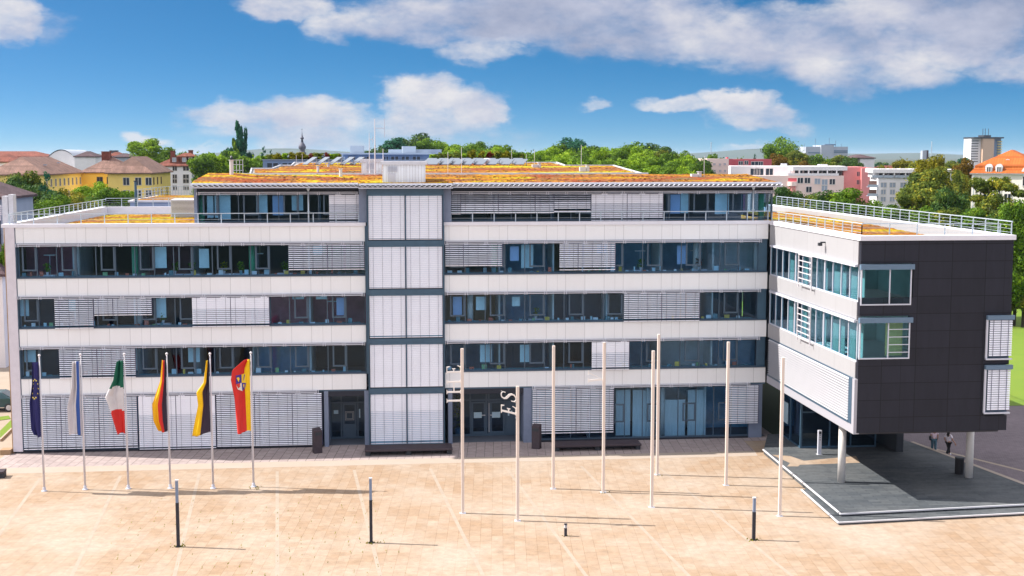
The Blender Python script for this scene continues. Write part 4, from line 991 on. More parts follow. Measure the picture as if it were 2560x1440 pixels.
# benches, stone steles, bin, entry pillar
def bench(name, lab, x0, x1, y0, y1, h=.42, rz=0):
    t = thing(name, lab, 'bench', ((x0+x1)/2, (y0+y1)/2, 0), rz); w, d = (x1-x0)/2, (y1-y0)/2
    b = MB(); b.box(-w, w, -d, d, h-.13, h); o = b.build('seat', M_wood, t); md = o.modifiers.new('e', 'BEVEL'); md.width = .015
    for x in (-w*.93, 0, w*.93):
        b = MB(); b.box(x-.16, x+.16, -d*.75, d*.75, 0, h-.131); b.build('leg', M_dark2, t)
    b = MB(); b.box(-w*.9, w*.9, d*.3, d*.5, .05, h-.135); b.build('stretcher', M_dark2, t)
p, q = onZ(912, 1141), onZ(1132, 1139); bench('bench', 'long dark bench at the foot of the stair tower', p.x, q.x, -3.0, -1.5)
p, q = onZ(1386, 1131), onZ(1606, 1128); bench('bench', 'long dark bench before the right hand ground floor windows', p.x, q.x, -2.9, -1.55)
bench('bench', 'dark bench end reaching into the photo at its left edge', -27.4, -22.9, -6.7, -5.9, rz=R_(4))
for (px, py, lab, rz) in ((793, 1132, 'dark stone stele left of the left entrance', .5), (1341, 1121, 'dark stone stele right of the double door entrance', -.35)):
    p = onZ(px, py); t = thing('stone_stele', lab, 'stele', (p.x, p.y, 0), rz, 'stone steles by the entrances')
    b = MB(); b.prism([(-.28, -.2), (.26, -.24), (.3, .2), (-.24, .22)], 0, [1.50, 1.50, 1.62, 1.62]); o = b.build('slab', M_wood, t); md = o.modifiers.new('e', 'BEVEL'); md.width = .02
    b = MB(); b.box(-.22, .2, -.262, -.245, 1.18, 1.38); b.build('plate', M_dark2, t)
p = onZ(2398, 1184, .3); t = thing('litter_bin', 'black round litter bin beside the right white column', 'litter bin', (p.x, p.y, .3))
b = MB(); b.tube([(0, 0, 0), (0, 0, .92)], .26, 24); b.build('body', mat('bin_black', (.008, .008, .012), .5), t, smooth=False)
b = MB(); b.tube([(0, 0, .921), (0, 0, 1.0)], [.28, .26], 24); b.tube([(0, 0, 1.0), (0, 0, 1.005)], .17, 20); b.build('lid', M_dark2, t)
p = onZ(2048, 1136, .3); t = thing('entry_pillar', 'steel entry phone pillar standing before the glass lobby', 'entry phone', (p.x, p.y, .3))
b = MB(); b.box(-.11, .11, -.09, .09, .02, 1.55); b.build('post', M_rail, t)
b = MB()
for z in (.95, 1.1, 1.25): b.tube([(0, -.092, z), (0, -.1, z)], .03, 10)
b.box(-.07, .07, -.1, -.091, 1.32, 1.48); b.build('speaker_panel', M_dark, t)
b = MB(); b.box(-.17, .17, -.15, .15, 0, .02); b.build('foot_plate', M_edge, t)
# potted plant inside the glass doors
p = onZ(1131, 1086); t = thing('potted_plant', 'tall leafy plant in a grey pot behind the entrance glass', 'potted plant', (4.55, 3.0, 0))
b = MB(); b.lathe([(.16, 0), (.22, .45), (.2, .45)], n=14); b.build('pot', M_steel2, t)
rnd = random.Random(3); b = MB()
for i in range(160):
    z = .5+rnd.random()*2.3; a = rnd.uniform(0, 6.28); r = rnd.uniform(.05, .42); c = Vector((r*math.cos(a), r*math.sin(a), z)); d = Vector((math.cos(a)*.1, math.sin(a)*.1, rnd.uniform(-.12, .12))); s = Vector((-math.sin(a)*.05, math.cos(a)*.05, 0))
    b.poly([c-d, c+s, c+d, c-s])
b.build('leaves', L_olive, t, fix=False)
# plants and lamps on the window sills
sill = [(560, 3, 'y'), (602, 3, 'g'), (712, 3, 'g'), (437, 3, 'g'), (480, 3, 'g'), (118, 3, 'g'), (1602, 3, 'g'), (1748, 3, 'r'), (404, 2, 'g'), (1340, 2, 'g')]
where = ['yellow flowering', 'green bushy', 'small green', 'blue green', 'pale green', 'round green', 'tall grassy', 'red flowering', 'spindly green', 'leafy green']
for i, (px, fl, c) in enumerate(sill):
    x = xat(px, .5, 680); z = (0, 4.31, 7.51, 10.71)[fl]+.72
    t = thing('potted_plant', f'{where[i]} plant in a pale pot on an upper office window sill', 'potted plant', (x, .55, z), 0, 'plants on office sills')
    b = MB(); b.lathe([(.07, 0), (.1, .2)], n=10); b.build('pot', M_pole, t)
    b = MB(); rnd = random.Random(i)
    for k in range(60):
        a = rnd.uniform(0, 6.28); r = rnd.uniform(0, .24); c0 = Vector((r*math.cos(a), r*math.sin(a)*.4, .2+rnd.random()*.55)); d = Vector((rnd.uniform(-.08, .08), 0, rnd.uniform(.02, .09))); s = Vector((.04, .02, 0))
        b.poly([c0-d, c0+s, c0+d, c0-s])
    b.build('leaves', {'y': L_yellow, 'g': L_mid, 'r': L_red}[c], t, fix=False)
    b = MB(); b.box(-.5, .5, -.15, .35, -.05, -.001); b.build('shelf', M_rail, t)
for i, (px, fl) in enumerate(((645, 3), (125, 3), (1600, 3), (1738, 3), (832, 2))):
    x = xat(px, 1.6, 660); z = (0, 4.31, 7.51, 10.71)[fl]
    t = thing('office_lamp', f'pale standing office lamp with a flat head behind the glass, {["beside the green column", "in the leftmost office", "beside a sill plant", "near the right end", "one floor lower"][i]}', 'floor lamp', (x, 1.6, z), 0, 'office floor lamps')
    b = MB(); b.bar((0, 0, 0), (0, 0, 1.9), .04); b.build('pole', M_rail, t)
    b = MB(); b.box(-.35, .35, -.12, .12, 1.9, 1.95); b.build('head', mat('lamp_head', (.8, .85, .9), .5), t)
    b = MB(); b.box(-.15, .15, -.12, .12, 0, .03); b.build('foot', M_rail, t)

# ---------------------------------------------------------------- people
M_skin = mat('skin', (.42, .22, .15), .6); M_hair = mat('hair_black', (.012, .01, .01), .6)
def skin_obj(name, verts, edges, radii, m, parent, sub=2, root=0):
    me = bpy.data.meshes.new(name); me.from_pydata(verts, edges, []); me.materials.append(m)
    o = bpy.data.objects.new(name, me); COL.objects.link(o); o.parent = parent
    o.modifiers.new('skin', 'SKIN'); 
    if not me.skin_vertices: me.attributes.new('skin', 'FLOAT2', 'POINT') if False else None
    sv = me.skin_vertices[0].data if len(me.skin_vertices) else None
    if sv is None:
        bpy.context.view_layer.objects.active = o; bpy.ops.mesh.customdata_skin_add(); sv = me.skin_vertices[0].data
    for i, r in enumerate(radii): sv[i].radius = r if isinstance(r, tuple) else (r, r)
    sv[root].use_root = True
    s = o.modifiers.new('sub', 'SUBSURF'); s.levels = sub; s.render_levels = sub
    return o
def chain(n0, k): return [(n0+i, n0+i+1) for i in range(k-1)]
def person(loc, rz, label, pose, top, bottom, shoe, hair_long, bag=False):
    t = thing('person', label, 'person', loc, rz, 'walkers under the wing')
    J = pose
    names = list(J); idx = {n: i for i, n in enumerate(names)}
    V = [J[n][0] for n in names]; Rr = [J[n][1] for n in names]
    E = [(idx[a], idx[b]) for a, b in (('pelvis', 'waist'), ('waist', 'chest'), ('chest', 'neck'), ('neck', 'chin'), ('chin', 'head'), ('head', 'crown'),
        ('chest', 'shL'), ('shL', 'elL'), ('elL', 'wrL'), ('wrL', 'haL'), ('chest', 'shR'), ('shR', 'elR'), ('elR', 'wrR'), ('wrR', 'haR'),
        ('pelvis', 'hipL'), ('hipL', 'knL'), ('knL', 'anL'), ('anL', 'toL'), ('pelvis', 'hipR'), ('hipR', 'knR'), ('knR', 'anR'), ('anR', 'toR'))]
    skin_obj('body', V, E, Rr, M_skin, t)
    def part(nm, keys, edges, grow, m, sub=2):
        k = {n: i for i, n in enumerate(keys)}
        skin_obj(nm, [J[n][0] for n in keys], [(k[a], k[b]) for a, b in edges], [(J[n][1][0]+grow, J[n][1][1]+grow) for n in keys], m, t, sub)
    half = lambda a, b, f: tuple(J[a][0][i]+(J[b][0][i]-J[a][0][i])*f for i in range(3))
    J2 = dict(J)
    for s in 'LR': J2['sl'+s] = (half('sh'+s, 'el'+s, .7), (.055, .055)); J2['cu'+s] = (half('kn'+s, 'an'+s, .86), (.055, .055))
    J = J2
    part('shirt', ['waist', 'chest', 'shL', 'slL', 'shR', 'slR', 'pelvis'], [('pelvis', 'waist'), ('waist', 'chest'), ('chest', 'shL'), ('shL', 'slL'), ('chest', 'shR'), ('shR', 'slR')], .018, top)
    part('trousers', ['pelvis', 'hipL', 'knL', 'cuL', 'hipR', 'knR', 'cuR'], [('pelvis', 'hipL'), ('hipL', 'knL'), ('knL', 'cuL'), ('pelvis', 'hipR'), ('hipR', 'knR'), ('knR', 'cuR')], .022, bottom)
    for s in 'LR': part('shoe', ['an'+s, 'to'+s], [('an'+s, 'to'+s)], .018, shoe)
    h, c = J['head'][0], J['crown'][0]
    hv = [(c[0], c[1]+.0, c[2]-.03), (h[0], h[1]-.05, h[2]+.02), (h[0], h[1]-.07, h[2]-.10), (h[0], h[1]-.09, h[2]-.22-(.1 if hair_long else 0))]
    skin_obj('hair', hv, chain(0, 4), [(.085, .09), (.105, .105), (.10, .085), (.085, .05)], M_hair, t)
    # hands: palm and five bent fingers each
    for s in 'LR':
        w, hd = Vector(J['wr'+s][0]), Vector(J['ha'+s][0]); d = (hd-w).normalized(); sd = Vector((0, 1, 0)); fw_ = sd.cross(d).normalized()
        vs, es, rs = [tuple(w), tuple(w+d*.07)], [(0, 1)], [(.024, .018), (.034, .016)]
        for f in range(5):
            o0 = len(vs); base = w+d*(.085 if f else .03)+sd*((f-2.5)*.019); ln = (.05, .068, .075, .07, .055)[f]; side = sd*(-.04 if f == 0 else 0)
            vs += [tuple(base), tuple(base+d*ln*.55+side), tuple(base+d*ln*.95+side*1.2+fw_*.025)]; rs += [(.010, .010), (.009, .009), (.007, .007)]; es += [(1, o0), (o0, o0+1), (o0+1, o0+2)]
        skin_obj('hand', vs, es, rs, M_skin, t, 1)
    # face
    b = MB(); f = Vector(h)
    for x in (-.032, .032): b.tube([(f.x+x, f.y+.088, f.z+.01), (f.x+x, f.y+.098, f.z+.01)], .012, 8)
    b.build('eye', M_hair, t)
    b = MB(); b.tube([(f.x, f.y+.085, f.z+.01), (f.x, f.y+.118, f.z-.03)], [.008, .016], 8); b.tube([(f.x-.025, f.y+.088, f.z-.065), (f.x+.025, f.y+.088, f.z-.065)], .008, 6); b.build('face_feature', M_skin, t)
    if bag:
        b = MB(); b.box(-.30, -.20, -.12, .14, .82, 1.08); b.tube([(-.24, 0, 1.08), (-.2, 0, 1.4)], .012, 6); b.build('shoulder_bag', M_dark, t)
    return t
def pose(stride, armR):
    s = stride
    return {'pelvis': ((0, 0, .92), (.125, .10)), 'waist': ((0, 0, 1.06), (.115, .085)), 'chest': ((0, .0, 1.27), (.135, .095)), 'neck': ((0, .0, 1.42), (.05, .05)), 'chin': ((0, .03, 1.48), (.055, .06)), 'head': ((0, .03, 1.56), (.075, .09)), 'crown': ((0, .02, 1.65), (.055, .065)),
     'shL': ((-.17, 0, 1.36), (.055, .055)), 'elL': ((-.22, -.10*s-.02, 1.09), (.042, .042)), 'wrL': ((-.21, .06*s, .86), (.028, .028)), 'haL': ((-.21, .10*s, .79), (.03, .02)),
     'shR': ((.17, 0, 1.36), (.055, .055)), 'elR': ((.23+armR, -.02, 1.09), (.042, .042)), 'wrR': ((.25+armR*2, .10, .87), (.028, .028)), 'haR': ((.26+armR*2, .12, .80), (.03, .02)),
     'hipL': ((-.085, 0, .85), (.095, .10)), 'knL': ((-.09, .16*s, .48), (.062, .065)), 'anL': ((-.09, .24*s, .09), (.042, .045)), 'toL': ((-.09, .24*s+.16, .035), (.038, .03)),
     'hipR': ((.085, 0, .85), (.095, .10)), 'knR': ((.09, -.08*s, .48), (.062, .065)), 'anR': ((.09, -.30*s, .11), (.042, .045)), 'toR': ((.09, -.30*s+.15, .035), (.038, .03))}
M_tee = mat('white_shirt', (.72, .66, .72), .8); M_tank = mat('pink_top', (.72, .55, .62), .8)
M_blk = mat('black_trousers', (.006, .006, .008), .8); M_teal = mat('patterned_trousers', (.10, .20, .26), .8, var=.8, vscale=16, alt=(.02, .05, .08))
p = onZ(2334, 1131, .02); person((p.x, p.y, .02), R_(-12), 'walker in a pale top and patterned blue green trousers with a shoulder bag', pose(.35, .0), M_tank, M_teal, M_blk, False, True)
p = onZ(2370, 1140, .02); person((p.x, p.y, .02), R_(-62), 'walker in a white shirt, black trousers and white shoes, mid stride', pose(1.0, .1), M_tee, M_blk, mat('white_shoe', (.8, .8, .85), .5), True)

# ---------------------------------------------------------------- cars
def car(loc, rz, label, paint):
    t = thing('parked_car', label, 'car', loc, rz, 'cars beyond the left corner')
    prof = [(-2.1, .35), (-2.12, .75), (-1.95, .98), (-1.2, 1.02), (-.75, 1.42), (.75, 1.46), (1.45, 1.05), (2.0, .85), (2.12, .6), (2.1, .33)]
    b = MB(); n = len(prof)
    for y, k in ((-.86, 0), (-.74, 1), (.74, 1), (.86, 0)):
        for x, z in prof:
            inn = .0 if z < 1.05 else .0
            b.v.append((x*(1 if k else .99), y*(.86 if z > 1.2 else 1), z))
    for j in range(3):
        for i in range(n): i2 = (i+1) % n; b.f.append((j*n+i, j*n+i2, (j+1)*n+i2, (j+1)*n+i)); b.m.append(0)
    b.f += [tuple(range(n)), tuple(3*n+i for i in reversed(range(n)))]; b.m += [0, 0]
    o = b.build('body', paint, t); md = o.modifiers.new('e', 'BEVEL'); md.width = .06; md.segments = 3
    gm = mat('car_glass', (.01, .02, .03), .08, spec=.8)
    for y in (-1, 1):
        w = MB(); ys = y*.80; w.poly([(-.98, y*.855, 1.06), (-.7, y*.75, 1.38), (0, y*.75, 1.40), (0, y*.868, 1.04)]); w.poly([(.06, y*.868, 1.04), (.06, y*.75, 1.40), (.68, y*.75, 1.40), (1.2, y*.862, 1.06)]); w.build('side_window', gm, t, fix=False)
        h = MB(); h.box(-.2, .0, y*.865, y*.885, .9, .93); h.box(.9, 1.1, y*.865, y*.885, .9, .93); h.build('door_handle', M_edge, t)
        l = MB(); l.box(2.0, 2.12, y*.5, y*.8, .66, .8); l.build('headlight', M_edge, t)
        l = MB(); l.box(-2.13, -2.0, y*.5, y*.8, .76, .92); l.build('tail_light', mat('tail_red', (.4, .01, .01), .3), t)
    w = MB(); w.poly([(.82, -.66, 1.44), (.82, .66, 1.44), (1.42, .74, 1.1), (1.42, -.74, 1.1)]); w.build('windscreen', gm, t, fix=False)
    for x in (-1.32, 1.34):
        for y in (-.86, .86):
            w = MB(); s = math.copysign(1, y); w.tube([(x, y-s*.2, .32), (x, y+s*.02, .32)], .32, 22); wo = w.build('wheel', M_dark, t)
            r = MB(); r.tube([(x, y+s*.02, .32), (x, y+s*.03, .32)], .2, 16); 
            for k in range(5): a = k*1.257; r.bar((x, y+s*.035, .32), (x+.2*math.cos(a), y+s*.035, .32+.2*math.sin(a)), .05, .02)
            r.build('rim', M_edge, wo)
p = onZ(22, 1030); car((p.x-1.34, p.y+.9, 0), 0, 'dark teal car parked just left of the building corner', mat('car_teal', (.015, .06, .08), .25, spec=.7))
p = onZ(8, 860); car((p.x-1.5, p.y, 0), .1, 'blue car farther back beyond the left corner', mat('car_blue', (.03, .08, .2), .25, spec=.7))
p = onZ(10, 782); car((p.x, p.y, 0), .6, 'small white car far back at the photo left edge', mat('car_white', (.7, .7, .74), .25, spec=.7))

# ---------------------------------------------------------------- trees
def crown_mesh(name, n, leaf, seed, kind='broad'):
    rs = np.random.RandomState(seed); lobes = []
    if kind == 'broad':
        lobes.append((0, 0, .47, .36, .37))
        for i in range(17):
            a = rs.uniform(0, 6.28); z = rs.uniform(.12, .84); rr = .36*math.sqrt(max(.05, 1-((z-.45)/.55)**2)); r = rs.uniform(.35, 1)*rr
            lobes.append((r*math.cos(a), r*math.sin(a), z, rs.uniform(.10, .19), rs.uniform(.09, .16)))
    elif kind == 'loose':
        for i in range(22):
            a = rs.uniform(0, 6.28); z = rs.uniform(.08, .9); rr = .40*math.sqrt(max(.05, 1-((z-.42)/.58)**2)); r = rs.uniform(.3, 1.05)*rr
            lobes.append((r*math.cos(a), r*math.sin(a), z, rs.uniform(.07, .15), rs.uniform(.05, .10)))
    elif kind == 'poplar':
        for i in range(30):
            z = rs.uniform(.03, .97); rr = .36*min(1, (1-z)*2.6+.12)*min(1, z*5+.35); a = rs.uniform(0, 6.28); r = rs.uniform(.2, .9)*rr
            lobes.append((r*math.cos(a), r*math.sin(a), z, rr*rs.uniform(.35, .6), rs.uniform(.05, .10)))
    elif kind == 'conifer':
        for i in range(34):
            z = rs.uniform(.02, .96); rr = .46*(1-z)+.03; a = rs.uniform(0, 6.28); r = rs.uniform(.3, 1)*rr
            lobes.append((r*math.cos(a), r*math.sin(a), z-.02, rr*.4+.02, .035))
    elif kind == 'shrub':
        for i in range(12):
            a = rs.uniform(0, 6.28); r = rs.uniform(0, .36); lobes.append((r*math.cos(a), r*math.sin(a), rs.uniform(.15, .75), rs.uniform(.12, .2), rs.uniform(.15, .25)))
    lo = np.array(lobes); wt = (lo[:, 3]**2); k = rs.choice(len(lo), n, p=wt/wt.sum())
    d = rs.normal(size=(n, 3)); d /= np.linalg.norm(d, axis=1)[:, None]
    rad = 1-np.abs(rs.normal(0, .22, n)); rad = np.where(rs.rand(n) < .07, rad*1.25, rad)
    P0 = lo[k, :3]+d*np.stack([lo[k, 3], lo[k, 3], lo[k, 4]], 1)*rad[:, None]
    nr = d+rs.normal(0, .55, (n, 3)); nr /= np.linalg.norm(nr, axis=1)[:, None]
    a = np.cross(nr, rs.normal(size=(n, 3))); a /= np.linalg.norm(a, axis=1)[:, None]; c = np.cross(nr, a)
    s = leaf*rs.uniform(.55, 1.3, n)[:, None]
    zc = np.array([1, 1, .8])
    q = np.stack([P0-a*s*1.1, P0+c*s*.6, P0+a*s*1.1, P0-c*s*.6], 1)
    me = bpy.data.meshes.new(name); me.vertices.add(4*n); me.vertices.foreach_set('co', q.reshape(-1)); me.loops.add(4*n); me.loops.foreach_set('vertex_index', np.arange(4*n)); me.polygons.add(n); me.polygons.foreach_set('loop_start', np.arange(0, 4*n, 4)); me.polygons.foreach_set('loop_total', np.full(n, 4))
    me.materials.append(L_mid); me.update(); me.validate(); return me
CR = {('broad', 0): [crown_mesh('crown', 3600, .038, s) for s in (1, 2, 3, 4)], ('broad', 1): [crown_mesh('crown', 11000, .022, s) for s in (11, 12, 13)],
      ('loose', 1): [crown_mesh('crown', 8500, .021, s, 'loose') for s in (21, 22)], ('loose', 0): [crown_mesh('crown', 3000, .034, 23, 'loose')], ('poplar', 0): [crown_mesh('crown', 6000, .05, 31, 'poplar')],
      ('conifer', 0): [crown_mesh('crown', 3200, .03, 41, 'conifer')], ('conifer', 1): [crown_mesh('crown', 9000, .02, 42, 'conifer')], ('shrub', 0): [crown_mesh('crown', 1100, .06, s, 'shrub') for s in (51, 52)]}
b = MB()
b.tube([(0, 0, 0), (.05, .02, .5), (0, 0, 1)], [.06, .045, .025], 8)
for k in range(5):
    a = k*1.3; b.tube([(.02, .01, .55+k*.08), (.3*math.cos(a), .3*math.sin(a), .95+k*.05)], [.022, .008], 5)
TRUNK = b.build('trunk', M_trunk); TR_ME = TRUNK.data; bpy.data.objects.remove(TRUNK)
tcount = [0]
def tree(px, ytop, wpx, dist, leaf, label, kind='broad', near=0, hc=None, group=None, name='tree', base=0.0):
    Y = dist-CAM_D; p = onY(px, ytop, Y); w = wpx*dist/FPX*1.34; zt = p.z
    if hc is None: hc = min(max(w*1.0, 5), zt*.85)
    t = thing(name, label, {'shrub': 'shrub'}.get(name, 'tree'), (p.x, Y, base), random.Random(tcount[0]).uniform(0, 6.28), group); tcount[0] += 1
    ms = CR[kind, near]; c = bpy.data.objects.new('crown', ms[tcount[0] % len(ms)]); COL.objects.link(c); c.parent = t
    c.scale = (w, w, hc*1.05); c.location = (0, 0, zt-hc-base); c.material_slots[0].link = 'OBJECT'; c.material_slots[0].material = leaf
    low = zt-hc-base
    if name != 'shrub' and kind in ('broad', 'loose') and low > .32*zt:      # the crown reaches well down the trunk
        h2 = low*.62+hc*.4; c2 = bpy.data.objects.new('crown', ms[(tcount[0]+1) % len(ms)]); COL.objects.link(c2); c2.parent = t
        c2.scale = (w*.95, w*.95, h2); c2.location = (0, 0, low+hc*.4-h2); c2.rotation_euler = (0, 0, 2.1); c2.material_slots[0].link = 'OBJECT'; c2.material_slots[0].material = leaf
    if name != 'shrub':
        k = bpy.data.objects.new('trunk', TR_ME); COL.objects.link(k); k.parent = t; h = zt-hc*.45-base; k.scale = (max(w*.55, 2), max(w*.55, 2), h)
    return t
G1 = 'trees by the yellow apartment house'
for px, yt, w, d, l, lab, kd, hc in ((34, 440, 90, 164, L_dark, 'dark crown at the left of the tree group, beside the grey house', 'broad', 7), (86, 440, 110, 166, L_dark, 'tall dark crown between the olive tree and the conifer', 'broad', 8), (60, 428, 118, 168, L_olive, 'dark olive tree at the left, before the yellow apartment house', 'broad', 7), (112, 430, 110, 160, L_teal, 'dark blue green conifer between two broad trees at the left', 'conifer', 11), (38, 470, 96, 152, L_dark, 'dark low tree by the left terrace railing', 'broad', 6.5), (90, 462, 130, 158, L_dark, 'full dark crown in the middle of the left tree group', 'broad', 7.5),
   (140, 488, 100, 150, L_mid, 'dark tree with its crown below the yellow house windows', 'broad', 6), (182, 466, 84, 205, L_yellow, 'small yellow green tree right of the conifer', 'broad', 6), (236, 455, 84, 215, L_bright, 'pale green crown under the yellow house corner', 'broad', 6), (262, 469, 116, 180, L_mid, 'broad green tree under the yellow house windows', 'broad', 7), (205, 482, 110, 172, L_olive, 'olive round tree below the yellow tree', 'broad', 6), (176, 500, 90, 160, L_yellow, 'yellow green crown low over the left terrace railing', 'broad', 5), (298, 478, 84, 186, L_olive, 'olive crown at the right end of the left tree group', 'broad', 6), (320, 466, 46, 200, L_bright, 'feathery pale green tree beside the dark vent pipe', 'loose', 7)):
    tree(px, yt, w, d, l, lab, kd, 1, hc=hc, group=G1)
G2 = 'trees beyond the left roofs'
tree(366, 346, 84, 430, L_bright, 'bright green domed tree rising over the yellow house roof', near=1, hc=9, group=G2)
tree(418, 368, 50, 480, L_mid, 'low green tree right of the bright domed tree', group=G2)
tree(455, 373, 50, 500, L_mid, 'low green tree behind the red roofed white house', group=G2)
for i, (px, yt, w) in enumerate(((505, 374, 60), (535, 380, 70), (578, 376, 64), (612, 380, 60), (648, 378, 56), (560, 398, 80), (625, 402, 76), (600, 412, 60), (672, 386, 40))):
    tree(px, yt, w, 330+i % 3*14, (L_mid, L_bright, L_mid)[i % 3], 'green broadleaf tree in the clump behind the roof flue', group='clump behind the roof flue', hc=9)
tree(592, 313, 56, 400, L_teal, 'tall dark poplar, the higher of two standing together', 'poplar', hc=22, group='poplars')
tree(583, 352, 34, 398, L_mid, 'lighter green poplar at the foot of the tall one', 'poplar', hc=14, group='poplars')
tree(615, 329, 34, 402, L_teal, 'narrow dark poplar, the lower of two standing together', 'poplar', hc=20, group='poplars')
tree(659, 361, 22, 480, L_teal, 'small dark conifer left of the church spire', 'conifer', hc=10)
tree(677, 370, 16, 480, L_teal, 'dark narrow conifer right of another small conifer', 'conifer', hc=9)
G3 = 'wood behind the planted roof'
wood = [(985, 345, 70, 470, L_teal), (1035, 333, 110, 500, L_dark), (945, 360, 60, 420, L_dark), (1080, 341, 80, 480, L_mid), (1110, 352, 90, 420, L_bright), (1060, 352, 90, 410, L_mid), (1165, 354, 84, 390, L_mid), (1215, 354, 84, 400, L_mid), (1255, 362, 60, 380, L_mid), (1300, 370, 80, 360, L_mid),
 (1338, 372, 50, 380, L_dark), (1370, 368, 90, 330, L_bright), (1415, 370, 80, 320, L_bright), (1432, 344, 98, 430, L_teal), (1400, 350, 60, 425, L_mid), (1480, 362, 70, 340, L_mid), (1520, 368, 80, 330, L_bright), (1560, 362, 80, 340, L_mid), (1592, 349, 130, 350, L_mid), (1640, 358, 80, 345, L_dark), (1660, 376, 80, 310, L_olive), (1700, 372, 80, 320, L_mid), (1738, 384, 70, 300, L_mid), (1755, 395, 60, 290, L_dark),
 (1340, 395, 90, 280, L_mid), (1400, 390, 100, 275, L_bright), (1460, 388, 100, 270, L_mid), (1520, 392, 100, 272, L_mid), (1580, 388, 110, 275, L_bright), (1640, 392, 100, 268, L_mid), (1690, 398, 90, 262, L_bright), (1740, 405, 80, 258, L_mid), (1300, 398, 80, 285, L_bright), (1250, 385, 70, 320, L_mid), (1200, 380, 80, 330, L_bright), (1150, 378, 80, 340, L_mid)]
for px, yt, w, d, l in wood:
    lab = {L_mid: 'green', L_bright: 'bright green', L_dark: 'dark green', L_teal: 'blue green', L_olive: 'olive'}[l]
    tree(px, yt, w, d, l, lab+' broadleaf tree in the wood behind the planted roof', near=1 if w > 76 else 0, hc=max(9, w*d/FPX*.95), group=G3)
for px, yt, w, d, l in ((1135, 366, 80, 360, L_bright), (1185, 362, 80, 350, L_mid), (1235, 368, 80, 345, L_bright), (1285, 376, 70, 335, L_mid), (1325, 382, 80, 300, L_mid), (1355, 380, 60, 310, L_bright), (1450, 366, 70, 335, L_mid), (1500, 372, 70, 320, L_bright), (1545, 374, 70, 318, L_mid), (1615, 362, 90, 330, L_bright), (1680, 380, 80, 300, L_mid), (1720, 388, 70, 290, L_bright), (1765, 398, 46, 290, L_mid), (1430, 400, 100, 262, L_bright), (1490, 402, 100, 262, L_mid), (1550, 404, 100, 262, L_mid), (1610, 402, 100, 260, L_bright), (1670, 406, 90, 256, L_mid), (1720, 412, 80, 252, L_bright), (1370, 402, 90, 268, L_mid)):
    tree(px, yt, w, d, l, ('green' if l is L_mid else 'bright green')+' broadleaf tree in the wood behind the planted roof', near=1, hc=max(9, w*d/FPX*.95), group=G3)
G4 = 'trees around the pink and white flats'
for px, yt, w, d, l, lab, kd in ((1780, 384, 36, 420, L_mid, 'green tree left of the pink house gable', 'broad'), (1802, 388, 30, 430, L_dark, 'dark tree behind the pink house gable', 'broad'), (1855, 388, 44, 420, L_mid, 'low green tree over the pink house roof', 'broad'), (1887, 380, 16, 410, L_teal, 'small dark conifer over the red house wall', 'conifer'),
  (1958, 337, 96, 430, L_mid, 'big round green tree rising above the pink and white flats', 'broad'), (1945, 384, 60, 330, L_brown, 'golden brown tree below the big round tree', 'broad'), (1995, 376, 60, 400, L_olive, 'olive tree at the right foot of the big round tree', 'broad'), (2010, 398, 70, 320, L_brown, 'autumn brown tree behind the white terraces', 'broad'),
  (2045, 386, 80, 420, L_mid, 'green tree before the far hospital', 'broad'), (2095, 388, 80, 420, L_olive, 'olive green tree right of the far hospital', 'broad'), (2075, 402, 60, 330, L_olive, 'olive tree behind the terrace flats roof', 'broad'), (2125, 392, 60, 400, L_dark, 'dark tree behind the pink end wall', 'broad'), (2192, 402, 36, 360, L_teal, 'dark conifer beside the distant white cube house', 'conifer'), (2140, 398, 40, 340, L_dark, 'dark tree over the pink end wall', 'broad'),
  (2255, 390, 48, 420, L_yellow, 'yellow round tree left of the tall yellow green one', 'broad'), (2210, 412, 40, 330, L_yellow, 'low yellow bush tree over the white flats', 'broad'), (2290, 400, 50, 350, L_olive, 'olive tree between two yellow ones', 'broad'), (2332, 387, 84, 222, L_yellow, 'tall yellow green tree beside the white flats', 'broad'), (2385, 402, 60, 330, L_olive, 'olive autumn tree left of the dark one', 'broad'),
  (2410, 392, 34, 420, L_teal, 'dark blue green tree left of the tower block', 'broad'), (2412, 396, 60, 215, L_brown, 'autumn brown tree beside the orange roofed mansion', 'broad'), (2400, 425, 60, 212, L_olive, 'brown green lower tree beside the mansion wall', 'broad'), (2425, 490, 60, 200, L_dark, 'dark low tree at the foot of the mansion', 'broad')):
    tree(px, yt, w, d, l, lab, kd, near=1 if (kd == 'broad' and w > 58) else 0, hc=max(8, w*d/FPX*1.0), group=G4)
tree(2330, 418, 130, 175, L_olive, 'large olive tree standing before the white flats', near=1, hc=8, group=G4)
tree(2315, 455, 130, 172, L_olive, 'lower wide half of the olive trees before the white flats', near=1, hc=9, group=G4)
tree(2500, 470, 120, 143, L_olive, 'full olive crown below the airy tree at the mansion', near=1, hc=7, group=G4)
tree(2290, 470, 90, 165, L_olive, 'olive tree left of the large one, over the railing', 'loose', 1, hc=7, group=G4)
tree(2370, 470, 100, 160, L_dark, 'dark tree right of the large olive tree', near=1, hc=8, group=G4)
tree(2495, 428, 124, 145, L_olive, 'airy tree with gaps standing before the mansion wall', 'loose', 1, hc=7, group=G4)
tree(2535, 500, 110, 135, L_mid, 'green tree over the right end of the wing railing', near=1, hc=8, group=G4)
G5 = 'row of trees behind the wing terrace'
